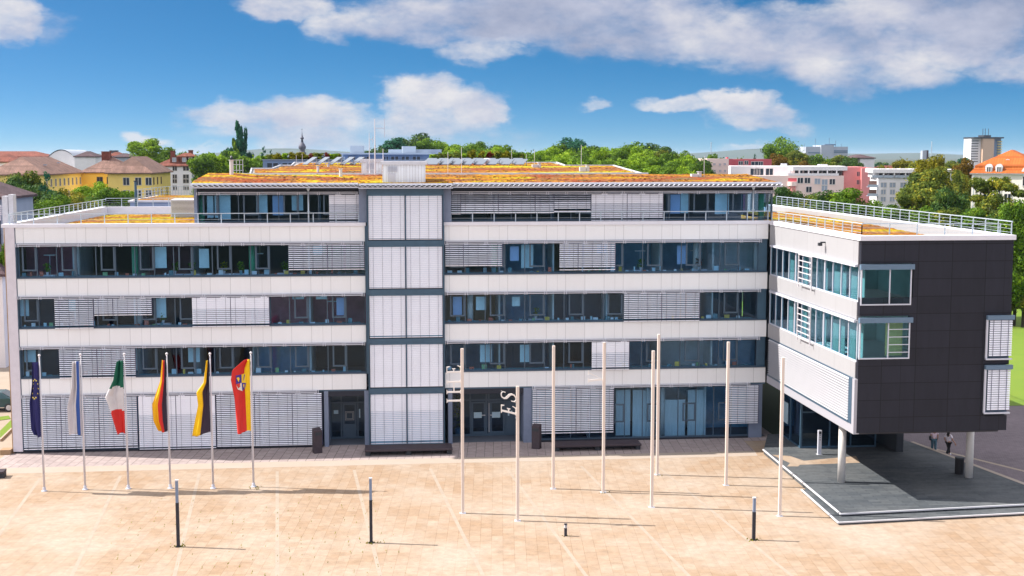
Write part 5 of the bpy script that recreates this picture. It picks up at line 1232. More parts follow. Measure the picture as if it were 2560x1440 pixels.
row = [(1962, 466, 90, L_dark, 'dark tree touching the top storey corner'), (2008, 480, 84, L_olive, 'olive tree below the round balcony'), (2052, 476, 100, L_dark, 'dark tree right of the round balcony'), (2110, 470, 112, L_mid, 'green domed tree below the pink end wall'), (2160, 492, 84, L_olive, 'olive tree in the gap left of the white flats'), (2200, 500, 90, L_mid, 'low green tree before the white flats corner'),
       (2245, 512, 90, L_dark, 'dark low tree under the white flats windows'), (2300, 510, 110, L_mid, 'broad green tree over the middle of the railing'), (2365, 520, 110, L_olive, 'olive tree over the railing right of the middle'), (2425, 520, 100, L_mid, 'green tree low behind the railing, near the mansion'), (2485, 530, 110, L_dark, 'dark tree low behind the right end of the railing'), (2545, 545, 110, L_mid, 'green tree beyond the front right corner of the wing'), (2565, 610, 90, L_olive, 'olive tree by the dark front right edge')]
for i, (px, yt, w, l, lab) in enumerate(row): tree(px, yt, w, 150-i*1.2, l, lab, near=1, hc=5.5, group=G5)
tree(2555, 690, 50, 158, L_mid, 'low green tree at the back edge of the lawn', near=1, hc=5, group=G5)
for px, yt, d, l, lab in ((8, 612, 120, L_mid, 'green tree left of the building corner'), (4, 690, 122, L_dark, 'dark bush tree low beside the left corner')): tree(px, yt, 44, d, l, lab, near=1, hc=6, group='trees beyond the left corner')
rnd = random.Random(77)
for i in range(46):       # the green edge of the town
    d = rnd.uniform(650, 1500); px = rnd.uniform(-40, 2600); l = rnd.choice((L_dark, L_mid, L_teal, L_dark))
    zt = rnd.uniform(8, 15); tree(px, 390+(19-zt)*FPX/d, rnd.uniform(10, 17)*FPX/d, d, l, 'distant tree at the green edge of the town', group='distant trees', hc=zt*.8)

# ---------------------------------------------------------------- buildings beyond
def pivot(t, x, y, deg):
    m = Matrix.Rotation(R_(deg), 4, 'Z'); p = Vector((x, y, 0)); t.location = p - m @ p; t.rotation_euler = (0, 0, R_(deg))
def win(parent, x, y, z, w, h, face, m_pane, m_fr, sub=True):
    """a framed window in a wall; face: 'f' looks to the camera, 'l'/'r' to the sides"""
    b = MB(); t = .09
    f = {'f': lambda a, c, d: (x+a, y-d, z+c), 'r': lambda a, c, d: (x+d, y+a, z+c), 'l': lambda a, c, d: (x-d, y-a, z+c)}[face]
    def bx(a0, a1, c0, c1, d0, d1):
        p, q = f(a0, c0, d0), f(a1, c1, d1); b.box(p[0], q[0], p[1], q[1], p[2], q[2])
    bx(-w/2-t, w/2+t, -h/2-t, -h/2, .02, .10); bx(-w/2-t, w/2+t, h/2, h/2+t, .02, .08); bx(-w/2-t, -w/2, -h/2, h/2, .02, .08); bx(w/2, w/2+t, -h/2, h/2, .02, .08); bx(-.05, .05, -h/2, h/2, .02, .07)
    o = b.build('window', m_fr, parent)
    b = MB(); bx(-w/2, w/2, -h/2, h/2, .005, .03); b.build('pane', m_pane, o)
    return o
M_pane = mat('far_pane', (.02, .03, .05), .15, spec=.6); M_panel = mat('far_pane_light', (.30, .36, .46), .3); M_trimw = mat('trim_white', (.62, .6, .6), .6); M_trimb = mat('trim_brown', (.20, .14, .10), .7)
W_yel = mat('yellow_render', (.96, .72, .22), .8, var=.25, vscale=.3); W_yel2 = mat('orange_yellow_render', (.90, .56, .09), .8, var=.2, vscale=.3); W_white = mat('white_render', (.80, .78, .82), .8, var=.2, vscale=.3); W_pink = mat('pale_pink_render', (.84, .66, .62), .8, var=.15, vscale=.3)
W_rose = mat('rose_render', (.74, .29, .29), .8, var=.2, vscale=.4); W_red = mat('red_render', (.58, .12, .15), .8, var=.2, vscale=.4); W_cream = mat('cream_render', (.82, .78, .72), .8, var=.2, vscale=.3); W_grey = mat('far_grey', (.38, .42, .5), .8, var=.2, vscale=.1)
T_brown = tile_mat('brown_tiles', (.24, .145, .12)); T_dark = tile_mat('dark_tiles', (.10, .065, .075)); T_red = tile_mat('red_tiles', (.22, .075, .055)); T_orange = tile_mat('orange_tiles', (.50, .13, .03), .12)
def hip(mb, x0, x1, y0, y1, z0, z1, ov=.5, ridge=None):
    """hip roof with a soffit; the ridge runs along the longer side unless told"""
    x0 -= ov; x1 += ov; y0 -= ov; y1 += ov; al = ridge or ('x' if x1-x0 > y1-y0 else 'y')
    if al == 'x': h = (y1-y0)/2; h = min(h, (x1-x0)/2*.98); A, B = (x0+h, (y0+y1)/2, z1), (x1-h, (y0+y1)/2, z1)
    else: h = min((x1-x0)/2, (y1-y0)/2*.98); A, B = ((x0+x1)/2, y0+h, z1), ((x0+x1)/2, y1-h, z1)
    c = [(x0, y0, z0), (x1, y0, z0), (x1, y1, z0), (x0, y1, z0)]
    if al == 'x': mb.poly([c[0], c[1], B, A]); mb.poly([c[1], c[2], B]); mb.poly([c[2], c[3], A, B]); mb.poly([c[3], c[0], A])
    else: mb.poly([c[0], c[1], A]); mb.poly([c[1], c[2], B, A]); mb.poly([c[2], c[3], B]); mb.poly([c[3], c[0], A, B])
    mb.poly([(x0, y0, z0-.25), (x0, y1, z0-.25), (x1, y1, z0-.25), (x1, y0, z0-.25)])
    for i in range(4): a, d = c[i], c[(i+1) % 4]; mb.poly([(a[0], a[1], a[2]-.25), (d[0], d[1], d[2]-.25), d, a])
D0 = CAM_D
def chim(parent, x, y, z0, z1, w=1.0, m=None):
    b = MB(); b.box(x-w/2, x+w/2, y-w/2, y+w/2, z0, z1); b.box(x-w/2-.1, x+w/2+.1, y-w/2-.1, y+w/2+.1, z1, z1+.15); b.build('chimney', m or T_red, parent)
# yellow apartment house
t = thing('apartment_house', 'yellow apartment house with brown hipped roofs in three connected blocks', 'apartment house')
blocks = [(-87.6, -75.4, 290-D0, 326-D0, W_yel, T_brown), (-75.41, -64, 325-D0, 338-D0, W_yel2, T_brown), (-66.3, -56.4, 312-D0, 340-D0, W_yel, T_brown)]
for i, (x0, x1, y0, y1, m, rm) in enumerate(blocks):
    b = MB(); b.box(x0, x1, y0, y1, 0, 15.0+i*.01); b.build('wall', m, t)
    b = MB(); hip(b, x0, x1+(.6 if i == 1 else 0), y0+(.2 if i == 1 else 0), y1, 15.02+i*.012, 18.85+i*.03, ov=.7 if i != 1 else .55, ridge='x' if i == 1 else None); r = b.build('roof', rm, t, fix=False)
    if i == 1: chim(r, -73.5+3, 331-D0, 17.5, 20.0, 2.0); 
    if i == 0:
        for (yy, zz) in ((300-D0, 17.0), (312-D0, 17.4)): s = MB(); s.box(-77.9, -77.3, yy, yy+.9, zz-.1, zz+.12); s.build('skylight', M_panel, r)
for z in (13.0, 10.0, 7.0):
    for k in range(9): win(t, -75.4, 290-D0+2.5+k*3.9, z, 1.1, 1.6, 'r', M_pane, M_trimw)
    for px in (249, 274, 296): win(t, onY(px, 430, 325-D0).x, 325-D0, z, 1.3, 1.6, 'f', M_pane, M_trimb)
    for px in (315, 345, 371): win(t, onY(px, 430, 312-D0).x, 312-D0, z, 1.35, 1.7, 'f', M_pane, M_trimw)
    for k in range(3): win(t, -56.4, 312-D0+4+k*5, z, 1.1, 1.6, 'r', M_pane, M_trimb)
# white house with dormers
t = thing('town_house', 'white house with a red hipped roof and small dormers behind the yellow house', 'house')
y0 = 380-D0; xa, xb = onY(425, 430, y0).x, onY(530, 430, y0).x
b = MB(); b.box(xa-4, xb, y0, y0+14, 0, 16.2); b.build('wall', W_white, t)
b = MB(); hip(b, xa-4, xb, y0, y0+14, 16.22, 19.9, .5); r = b.build('roof', T_red, t, fix=False)
for px in (437, 462, 478, 492):
    x = onY(px, 400, y0+2).x; d = MB(); d.box(x-1.2, x+1.2, y0+1.0, y0+5, 17.0, 18.9); d.build('dormer', T_red, r); win(t, x, y0+1.0, 17.9, 1.0, 1.1, 'f', M_panel, M_trimw)
for px in (437, 465, 485, 507):
    for py in (421, 442, 452, 470): win(t, onY(px, py, y0).x, y0, zat(py, y0, px), 1.6 if px == 465 else 1.2, 1.3, 'f', M_pane if px < 470 else M_panel, M_trimw)
chim(t, onY(432, 385, y0+8).x, y0+8, 18, 20.4, 1.2); chim(t, onY(477, 385, y0+8).x, y0+8, 18, 20.6, 1.2)
# left edge: neighbouring house, far roofs, barrel roof hall
t = thing('town_house', 'grey house with a dark roof cut off by the left edge', 'house')
y0 = 132-D0; xb = onY(13, 500, y0).x
b = MB(); b.box(xb-10, xb, y0, y0+10, 0, 14.9); b.build('wall', mat('grey_render', (.34, .38, .48), .8, var=.2, vscale=.5), t)
b = MB(); hip(b, xb-10, xb, y0, y0+10, 14.95, 17.4, .4); b.build('roof', T_dark, t, fix=False)
b = MB(); b.tube([(xb-.6, y0-.1, 0), (xb-.6, y0-.1, 14.5)], .08, 8); b.build('downpipe', M_dark, t)
t = thing('low_house', 'low house with a dark red tiled roof below the left corner', 'house')
y0 = 118-D0; xb = onY(14, 560, y0).x; b = MB(); b.box(xb-9, xb-.5, y0, y0+8, 0, 8.5); b.build('wall', W_white, t)
b = MB(); hip(b, xb-9, xb-.5, y0, y0+8, 8.52, 13.0, .4); b.build('roof', T_dark, t, fix=False)
def far_house(px0, px1, ytop, yeave, dist, wm, rm, label, name='town_house', depth=12, windows=0):
    y = dist-D0; xa, xb = onY(px0, 390, y).x, onY(px1, 390, y).x; ze, zr = zat(yeave, y, px0), zat(ytop, y+depth/2, px0)
    t = thing(name, label, 'house', (0, 0, 0), 0, 'roofs of the town beyond'); b = MB(); b.box(xa, xb, y, y+depth, 0, ze-.02); b.build('wall', wm, t)
    b = MB(); hip(b, xa, xb, y, y+depth, ze, zr, .4); b.build('roof', rm, t, fix=False)
    n = max(2, int((xb-xa)/4)) if windows else 0
    for i in range(n): win(t, xa+(i+.5)*(xb-xa)/n, y, ze-1.8, 1.2, 1.4, 'f', M_pane, M_trimw)
    return t
far_house(-40, 42, 386, 404, 330, W_white, T_red, 'white house with a red roof at the left edge behind the yellow house', windows=1)
far_house(-60, 122, 378, 391, 470, W_cream, T_red, 'long house with a weathered red roof at the far left')
far_house(186, 238, 378, 391, 440, W_white, T_dark, 'dark red roofed house right of the barrel roof')
far_house(270, 300, 380, 389, 480, W_white, T_red, 'small red roofed house left of the bright domed tree')
far_house(283, 324, 383, 392, 450, W_grey, T_dark, 'grey house with a dark roof below the bright domed tree')
for i in range(16):
    px = (20, 70, 140, 250, 2195, 2215, 2236, 2262, 2300, 2200, 2228, 2250, 1850, 1780, 2180, 2380)[i]; d = rnd.uniform(700, 1200); w = rnd.uniform(12, 20)
    far_house(px, px+w*FPX/d*1.0, 390+(19-rnd.uniform(9, 13))*FPX/d, 390+(19-rnd.uniform(6, 8))*FPX/d, d, W_white, rnd.choice((T_red, T_red, T_orange)), 'distant white house with a red roof among the trees')
t = thing('sports_hall', 'pale hall with a curved barrel roof behind the yellow house', 'hall')
y = 450-D0; xa, xb = onY(106, 390, y).x, onY(200, 390, y).x; b = MB(); N_ = 16
pts = [(xa+(xb-xa)*i/N_, 16.2+5.0*math.sin(math.pi*i/N_)**.8) for i in range(N_+1)]
for (p, q) in zip(pts[:-1], pts[1:]): b.poly([(p[0], y, p[1]), (q[0], y, q[1]), (q[0], y+30, q[1]), (p[0], y+30, p[1])])
b.build('roof', W_grey, t, fix=False)
b = MB(); b.poly([(p[0], y+.3, p[1]-.3) for p in pts]+[(xb, y+.3, 0), (xa, y+.3, 0)]); b.box(xa+.2, xb-.2, y+.4, y+29, 0, 16); b.build('wall', W_white, t)
t = thing('office_block', 'small distant white block left of the bright domed tree', 'office block')
y = 700-D0; xa, xb = onY(252, 380, y).x, onY(300, 380, y).x; b = MB(); b.box(xa, xb, y, y+12, 0, 20.5); b.build('wall', W_white, t); b = MB(); b.box(xa+4, xa+8, y+2, y+6, 20.5, 22); b.build('plant_room', M_dark2, t)
# block at the back of the left terrace
t = thing('rear_wing', 'low blue white block with a railing behind the left terrace', 'building wing')
y = 31; xa, xb = onY(325, 510, y).x, onY(480, 510, y).x
b = MB(); b.box(xa, xb+1, y, y+14, 0, 15.0); b.build('wall', mat('shade_blue_render', (.28, .37, .60), .7, var=.15, vscale=.6), t)  # blue of the wall's shade is put into its colour
b = MB(); b.box(xa-.15, xb+1, y-.15, y+14, 15.0, 15.16); b.build('coping', M_cope, t)
b = MB(); b.box(xa+.2, xb+.6, y+.3, y+13.6, 15.161, 15.19); b.build('roof_planting', M_sedum2, t)
b = MB(); p0, p1, p2 = onY(345, 507, 33), onY(418, 490, 44), onY(482, 487, 44)
for a, c in ((p0, p1), (p1, p2)):
    a = Vector((a.x, a.y, 15.1)); c = Vector((c.x, c.y, 15.1)); n = 9
    for i in range(n+1): q = a+(c-a)*i/n; b.bar(q, q+Vector((0, 0, .95)), .05)
    for z in (.3, .6, .95): b.bar(a+Vector((0, 0, z)), c+Vector((0, 0, z)), .045)
b.build('railing', M_railing, t)
p = onY(340, 505, 30.4); t = thing('vent_pipe', 'dark upright vent pipe at the back of the left terrace', 'vent pipe', (p.x, 30.4, 13.9))
b = MB(); b.tube([(0, 0, 0), (0, 0, 2.9)], .11, 12); b.build('pipe', M_steel, t); b = MB(); b.tube([(0, 0, 2.9), (0, 0, 2.98)], .17, 12); b.build('cap', M_dark, t)
p = onY(25, 556, 2.0); t = thing('exhaust_stack', 'pale metal exhaust stack with stacked round hoods at the left roof corner', 'exhaust stack', (p.x, 1.6, 14.7))
b = MB(); b.box(-.25, .1, -.3, .5, -1.2, 1.75); b.box(.13, .42, -.25, .5, -1.2, 1.85); b.build('duct', M_sheet, t)
b = MB()
for k in range(5): b.tube([(-.42, -.3, .55+k*.13), (-.42, -.3, .64+k*.13)], [.17, .11], 14)
b.tube([(-.42, -.3, .2), (-.42, -.3, 1.2)], .05, 8); b.build('round_hood', M_pole, t)
# blue grey office block behind the planted roof, with its roof garden
t = thing('rear_office', 'blue grey flat office block with dark windows behind the planted roof', 'office building')
y = 42; xs = lambda px, yy=42: onY(px, 400, yy).x
W_blue = mat('blue_grey_render', (.20, .28, .44), .7, var=.2, vscale=.5); W_lblue = mat('pale_blue_panel', (.40, .47, .57), .7, var=.2, vscale=.6)
b = MB(); b.box(xs(657), xs(1312), y, y+22, 0, 18.62); b.build('wall', W_blue, t)
b = MB(); b.box(xs(692), xs(860), y+1.5, y+3, 18.62, 18.92); b.box(xs(1080), xs(1312), y+1.5, y+3, 18.62, 18.9); b.box(xs(655), xs(860), y-.1, y+.4, 18.6, 18.66); b.build('planter', W_lblue, t)
b = MB(); b.box(xs(858, 46), xs(1074, 46), 46, 60, 18.3, 19.15); b.build('upper_storey', W_blue, t)
b = MB(); b.box(xs(855, 46), xs(1078, 46), 45.6, 61, 19.151, 19.30); b.build('upper_roof', W_lblue, t)
b = MB(); b.box(xs(876, 50), xs(909, 50), 50, 54, 19.3, 20.05); b.box(xs(1006, 50), xs(1040, 50), 50, 54, 19.3, 20.0); b.box(xs(971, 52), xs(1106, 52), 54.1, 60, 19.1, 19.7); b.box(xs(795, 52), xs(870, 52), 52, 60, 18.7, 19.3); b.build('plant_room', W_lblue, t)
for pa, pb_, za, zb, yy in ((668, 695, 17.75, 18.32, 42), (706, 733, 17.75, 18.32, 42), (870, 888, 18.45, 18.95, 46), (905, 925, 18.45, 18.95, 46), (960, 970, 18.45, 18.95, 46), (978, 996, 18.45, 18.95, 46), (1004, 1022, 18.45, 18.95, 46), (1032, 1050, 18.45, 18.95, 46)):
    win(t, (xs(pa, yy)+xs(pb_, yy))/2, yy, (za+zb)/2, xs(pb_, yy)-xs(pa, yy), zb-za, 'f', M_pane, W_blue)
sh = [(678, 384, 22, L_olive), (694, 381, 26, L_yellow), (712, 380, 24, L_bright), (728, 379, 26, L_yellow), (752, 378, 40, L_yellow), (778, 382, 22, L_red), (796, 379, 26, L_olive), (815, 380, 18, L_red), (832, 381, 26, L_bright), (848, 383, 22, L_yellow), (1084, 383, 24, L_bright), (1100, 380, 22, L_olive), (1120, 382, 26, L_olive), (1140, 378, 28, L_olive), (1160, 382, 26, L_bright), (1184, 373, 28, L_yellow), (1206, 374, 22, L_yellow), (1224, 378, 22, L_red), (1244, 375, 28, L_olive), (1268, 376, 28, L_yellow), (1290, 378, 24, L_mid), (1306, 382, 20, L_olive), (660, 388, 24, L_mid)]
cn = {L_olive: 'olive', L_yellow: 'yellow', L_bright: 'bright green', L_red: 'dark red', L_mid: 'green'}
for px, yt, w, l in sh:
    tree(px, yt, w*1.1, 126.5, l, f'{cn[l]} shrub in the roof garden {"left" if px < 900 else "right"} of the blue grey penthouse', 'shrub', 0, hc=zat(yt, 43.2)-18.45, group='roof garden shrubs', name='shrub', base=18.4)
# solar panels on the planted roof
def solar(px, py, Y, w, d, tilt, rz, lab):
    p = onY(px, py, Y); z = ZB(p.x, Y)-.08; t = thing('solar_panel', lab, 'solar panel', (p.x, Y, z), rz, 'solar panels on the planted roof')
    b = MB(); c, s = math.cos(tilt), math.sin(tilt)
    v = [(-w/2, -d/2*c, .12), (w/2, -d/2*c, .12), (w/2, d/2*c, .12+d*s), (-w/2, d/2*c, .12+d*s)]
    b.prism([(q[0], q[1]) for q in v], .1, [q[2]+.05 for q in v]); b.v = b.v[:4]+b.v[4:]
    for i in range(4): b.v[i] = (v[i][0], v[i][1], v[i][2])
    b.build('panel', mat('solar_glass', (.13, .16, .21), .3, spec=.5, var=.2, vscale=2), t)
    b = MB()
    for x in (-w*.35, w*.35): b.bar((x, d/2*c-.03, 0), (x, d/2*c-.03, .12+d*s), .04); b.bar((x, -d/2*c+.03, 0), (x, -d/2*c+.03, .12), .04)
    b.build('support', M_rail, t)
for i, px in enumerate((775, 806, 837, 868, 893)): solar(px, 410, 29, 1.0, 1.15, R_(32), R_(-62), 'tilted solar panel seen edge on, in the left group on the roof')
for i, px in enumerate((1075, 1104, 1132, 1160, 1190, 1222, 1256, 1290)):
    solar(px, 404, 31.5, .95, 1.1, R_(24), R_(-30), 'pale tilted solar panel in the rear line of the right group'); solar(px+12, 409, 28.5, .95, 1.1, R_(24), R_(-30), 'pale tilted solar panel in the front line of the right group')
p = onY(1216, 405, 30); t = thing('roof_fan', 'round pale hood of a roof fan among the solar panels', 'roof fan', (p.x, 30, 18.2))
b = MB(); b.tube([(0, 0, 0), (0, 0, .35)], .3, 16); b.build('duct', M_pole, t); b = MB(); b.lathe([(.42, .33), (.38, .5), (.2, .6), (.01, .62)], n=18); b.build('hood', M_pole, t)
# antenna masts
def mast(px, y0, y1, Y, r, arms, lab):
    p, q = onY(px, y0, Y), onY(px, y1, Y); t = thing('antenna_mast', lab, 'antenna', (p.x, Y, p.z-.2)); h = q.z-p.z+.2
    b = MB(); b.tube([(0, 0, 0), (0, 0, h*.6), (0, 0, h)], [r, r*.7, r*.45], 8); b.build('pole', M_pole, t)
    for (f, L_, up, dn) in arms:
        b = MB(); b.bar((0, 0, h*f), (L_, 0, h*f), .035); b.bar((L_, 0, h*f-dn), (L_, 0, h*f+up), .03); b.build('dipole', M_rail, t)
    b = MB(); b.box(-.25, .25, -.25, .25, 0, .06); b.build('foot', M_rail, t)
mast(938, 435, 297, 7.5, .05, [(.84, .68, .65, .62), (.1, .3, .2, .1)], 'tall pale antenna mast with an arm beside the roof plant room')
mast(924, 436, 332, 8.2, .035, [(.85, .25, .2, .2), (.3, -.2, .3, .3)], 'thinner antenna mast left of the tall one')
mast(958, 420, 372, 10, .04, [], 'short mast with a dish behind the roof plant room')
# pink and white flats on the right
def flats(name, label, cat='apartment house'): return thing(name, label, cat)
t = flats('apartment_house', 'pale pink house with a red side wall and white framed windows')
y = 305-D0; X = lambda px, yy: onY(px, 400, yy).x
b = MB(); b.box(X(1768, y), X(1822, y), y, y+16, 0, zat(397, y)); b.box(X(1764, y), X(1768, y)-.01, y+1, y+15, 0, zat(412, y)); b.build('gable_wall', W_pink, t)
b = MB(); b.box(X(1822, y)+.01, X(1832, y), y+.1, y+16, 0, zat(397.5, y)); b.box(X(1832, y)+.01, X(1934, y), y+1.6, y+16, 0, zat(398, y)); b.build('red_wall', W_red, t)
for px, py, w in ((1852, 408, 1.0), (1866, 407, .8), (1887, 409, 1.7), (1902, 409, 1.0)): win(t, X(px, y+1.6), y+1.6, zat(py, y+1.6), w, .8, 'f', M_pane, M_trimw)
for px, py in ((1786, 411), (1800, 412), (1812, 411), (1787, 428), (1801, 428), (1813, 428)): win(t, X(px, y), y, zat(py, y), .5, .5, 'f', M_panel, W_pink)
b = MB(); b.box(X(1825, y), X(1829, y), y+3, y+4, zat(398, y), zat(393, y)); b.build('chimney', W_red, t)
t = flats('apartment_house', 'long white and pink terraced flats with a rose end wall')
y = 270-D0; z0_, z1_ = zat(440, y), zat(416, y)
b = MB(); b.box(X(1880, y), X(2100, y), y-3, y+12, 0, z0_); b.build('lower_wall', W_pink, t)
b = MB(); b.box(X(1832, y), X(2108, y), y+.5, y+12, z0_-.02, z1_); b.build('upper_wall', W_white, t)
b = MB(); b.box(X(1980, y), X(2108, y), y-2.8, y+.49, z1_-.9, z1_-.05); 
b.build('roof_canopy', W_white, t)
b = MB()
for px in (1984, 2006, 2028, 2050, 2072, 2094): x = X(px, y-2.7); b.box(x-.12, x+.12, y-2.8, y-2.5, z0_, z1_-.91)
b.box(X(1980, y-3), X(2100, y-3), y-3.05, y-2.95, z0_, z0_+.5); b.build('terrace_front', W_white, t)
for px in (1888, 1902, 1925): win(t, X(px, y+.5), y+.5, zat(431, y), 1.5, 1.4, 'f', M_pane, M_trimw)
for px in (1995, 2017, 2040, 2062, 2084): win(t, X(px, y+.5), y+.5, zat(433, y), 1.6, 1.5, 'f', M_pane, M_trimw)
for px, py in ((2009, 453), (2026, 453), (2050, 455), (2067, 457), (2085, 456), (2067, 473), (2030, 476)): win(t, X(px, y-3), y-3, zat(py, y-3), 1.1, 1.1, 'f', M_panel if px in (2050, 2067) else M_pane, M_trimw)
x = X(1991, y-3.2); b = MB(); b.tube([(x, y-3, zat(467, y-3)), (x, y-3, zat(456, y-3))], 1.0, 18); b.build('round_balcony', W_pink, t)
b = MB(); b.box(x-.9, x+.9, y-3.04, y-2.9, zat(456, y-3), zat(447, y-3)); b.build('balcony_recess', W_red, t)
b = MB(); b.tube([(x, y-3, 0), (x, y-3, zat(467.5, y-3))], .7, 14); b.build('balcony_shaft', W_rose, t)
b = MB(); b.box(X(2100, y)+.01, X(2152, y), y-2, y+12, 0, zat(418, y)); b.box(X(2140, y), X(2170, y), y-3.5, y-2.01, 0, zat(421, y)); b.box(X(2152, y)+.01, X(2170, y), y-2.0, y+9, 0, zat(420.5, y)); b.build('rose_wall', W_rose, t)
for px, py in ((2147, 436), (2147, 457)): win(t, X(px, y-3.5), y-3.5, zat(py, y-3.5), .5, .9, 'f', M_pane, W_rose)
b = MB(); b.box(X(2100, y-2.1), X(2107, y-2.1), y-2.06, y-2.0, zat(468, y), zat(450, y)); b.build('recess', M_dark, t)
pivot(t, X(1980, y), y, -13)
b = MB(); b.box(X(1960, y), X(1972, y), y+4, y+8, z1_, z1_+.5); b.box(X(2050, y), X(2070, y), y+4, y+8, z1_, z1_+.35); b.build('roof_hatch', M_edge, t)
t = flats('apartment_house', 'white flats with balconies at the left corner and a set back top floor')
y = 232-D0; z0_, z1_ = zat(446, y), zat(424, y)
b = MB(); b.box(X(2197, y), X(2392, y), y, y+14, 0, z0_); b.build('wall', W_white, t)
b = MB(); b.box(X(2190, y), X(2310, y), y+2.5, y+13, z0_-.02, z1_-.7); b.build('top_floor', W_white, t)
b = MB(); b.box(X(2183, y), X(2312, y), y-.4, y+13, z1_-.7, z1_); b.box(X(2330, y), X(2394, y), y-.1, y+13, z0_+.01, zat(425, y)); b.build('roof_slab', W_white, t)
for px in (2186, 2209, 2234, 2260, 2287): b = MB(); x = X(px, y); b.box(x-.12, x+.12, y-.3, y, z0_, z1_-.701); b.build('terrace_post', W_white, t)
b = MB(); b.box(X(2182, y), X(2300, y), y-.3, y-.2, z0_, z0_+.45); b.build('terrace_rail', W_lblue, t)
for px in (2198, 2222, 2247, 2272): win(t, X(px, y+2.5), y+2.5, zat(434, y), 1.3, 1.4, 'f', M_pane, M_trimw)
pivot(t, X(2197, y), y, -15)
for py, w in ((465, 1.0), (483, .8), (502, .8)):
    for px in (2210, 2231, 2256): win(t, X(px, y), y, zat(py, y), w, .8, 'f', M_panel, M_trimw)
for py in (459, 482):
    b = MB(); b.box(X(2172, y), X(2196, y), y-.6, y+1.5, zat(py+12, y), zat(py+11, y)); b.box(X(2172, y), X(2196, y), y-.6, y-.52, zat(py+11, y), zat(py+5, y)); b.build('balcony', W_lblue, t)
    b = MB(); b.box(X(2178, y), X(2196, y)+.0, y+1.6, y+2, zat(py+10, y), zat(py-4, y)); b.build('balcony_wall', T_brown, t)
# mansion with the orange roof
t = flats('mansion', 'white mansion with a steep orange mansard roof and eyebrow dormer', 'mansion')
y = 172-D0; xa, xb = X(2431, y), X(2431, y)+9.0; pivot(t, xa, y, -33); ze, zm, zt_ = zat(437, y), zat(416, y+1), zat(374, y+4.5)
b = MB(); b.box(xa, xb, y, y+13, 0, ze-.02); b.build('wall', W_cream, t)
b = MB(); b.box(xa-.25, xb+.25, y-.25, y+13.25, ze-.02, ze+.12); b.build('cornice', W_white, t)
b = MB(); o_ = [(xa-.3, y-.3, ze+.13), (xb+.3, y-.3, ze+.13), (xb+.3, y+13.3, ze+.13), (xa-.3, y+13.3, ze+.13)]; i_ = [(xa+.5, y+.5, zm), (xb-.5, y+.5, zm), (xb-.5, y+12.5, zm), (xa+.5, y+12.5, zm)]
for k in range(4): b.poly([o_[k], o_[(k+1) % 4], i_[(k+1) % 4], i_[k]])
b.build('mansard', T_orange, t)
b = MB(); hip(b, xa+.45, xb-.45, y+.45, y+12.55, zm+.05, zt_, .15, ridge='y'); r = b.build('roof', T_orange, t, fix=False)
x = xa+4.4; b = MB(); b.tube([(x, y+1.9, zat(405, y+2)-.25), (x, y+3.4, zat(405, y+2)+.1)], [.6, .5], 16); b.build('eyebrow_dormer', W_lblue, r)
for px in (2463, 2482):
    x = xa+(px-2431)/121*8.4; b = MB(); b.box(x-.45, x+.45, y-.1, y+.9, ze+.2, zm-.15); b.tube([(x, y-.12, zm-.2), (x, y+.9, zm-.2)], .5, 14); b.build('dormer', W_white, t); win(t, x, y-.1, (ze+zm)/2, .45, .8, 'f', M_pane, M_trimw)
for px, py in ((2461, 502), (2480, 502), (2500, 502), (2533, 452), (2461, 470), (2480, 470)): win(t, xa+(px-2431)/121*8.4, y, zat(py, y), .8, 1.5, 'f', M_pane, M_trimw)
x = xa+7.2; b = MB(); b.tube([(x, y-.1, ze+.3), (x, y+.4, ze+.3)], .75, 20); b.build('round_gable', W_white, t)
b = MB(); b.tube([(xa+.3, y-.15, 0), (xa+.3, y-.15, ze)], .06, 8); b.build('downpipe', M_railing, t)
# tower block, hospital, spire, chimney tower, white cube house
t = flats('tower_block', 'tall white and beige tower block on the right skyline', 'tower block')
y = 1500-D0; zt_ = zat(344, y)
b = MB(); b.box(X(2432, y), X(2456, y), y+6, y+26, 0, zt_); b.build('white_wall', W_white, t)
b = MB(); b.box(X(2456, y), X(2484, y), y, y+26, 0, zt_); b.build('beige_wall', mat('beige_render', (.55, .38, .27), .8), t)
b = MB(); b.box(X(2484, y), X(2506, y), y+5, y+26, 0, zt_); b.build('shaded_wall', W_blue, t)  # shade of this side is put into the blue grey wall colour
b = MB(); b.box(X(2431, y), X(2507, y), y-1, y+27, zt_, zt_+1.6); b.box(X(2462, y), X(2480, y), y+5, y+20, zt_+1.6, zt_+4); b.build('roof_edge', M_dark2, t)
for k in range(9):
    z = zt_-3.5-k*3.1
    b = MB(); b.box(X(2433, y), X(2450, y), y+5.6, y+5.99, z, z+.9); b.build('window_band', M_dark2, t)
    b = MB(); b.box(X(2496, y), X(2506, y), y+2, y+5, z-1, z+.3); b.build('balcony', mat('yellow_panel', (.6, .5, .2), .7), t)
b = MB()
for px in (2464, 2470, 2478): b.bar((X(px, y), y+10, zt_+4), (X(px, y), y+10, zt_+12), .5)
b.build('aerial', M_dark2, t)
t = flats('hospital', 'distant white hospital block with aerials on its roof', 'hospital')
y = 1600-D0
b = MB(); b.box(X(2014, y), X(2050, y), y, y+30, 0, zat(366, y)); b.box(X(2050, y)+.1, X(2082, y), y-3, y+30, 0, zat(362, y)); b.box(X(2082, y)+.1, X(2119, y), y, y+30, 0, zat(366, y)); b.build('wall', W_grey, t)
for i, (pa, pb_, py) in enumerate(((2020, 2048, 380), (2083, 2118, 379), (2083, 2118, 375))):
    b = MB(); b.box(X(pa, y), X(pb_, y), y-.8, y-.1, zat(py+2.5, y), zat(py, y)); b.build('window_band', M_steel2, t)
b = MB(); b.box(X(2064, y), X(2092, y), y+5, y+12, zat(362, y), zat(359, y)); b.build('roof_plant', M_steel2, t)
b = MB()
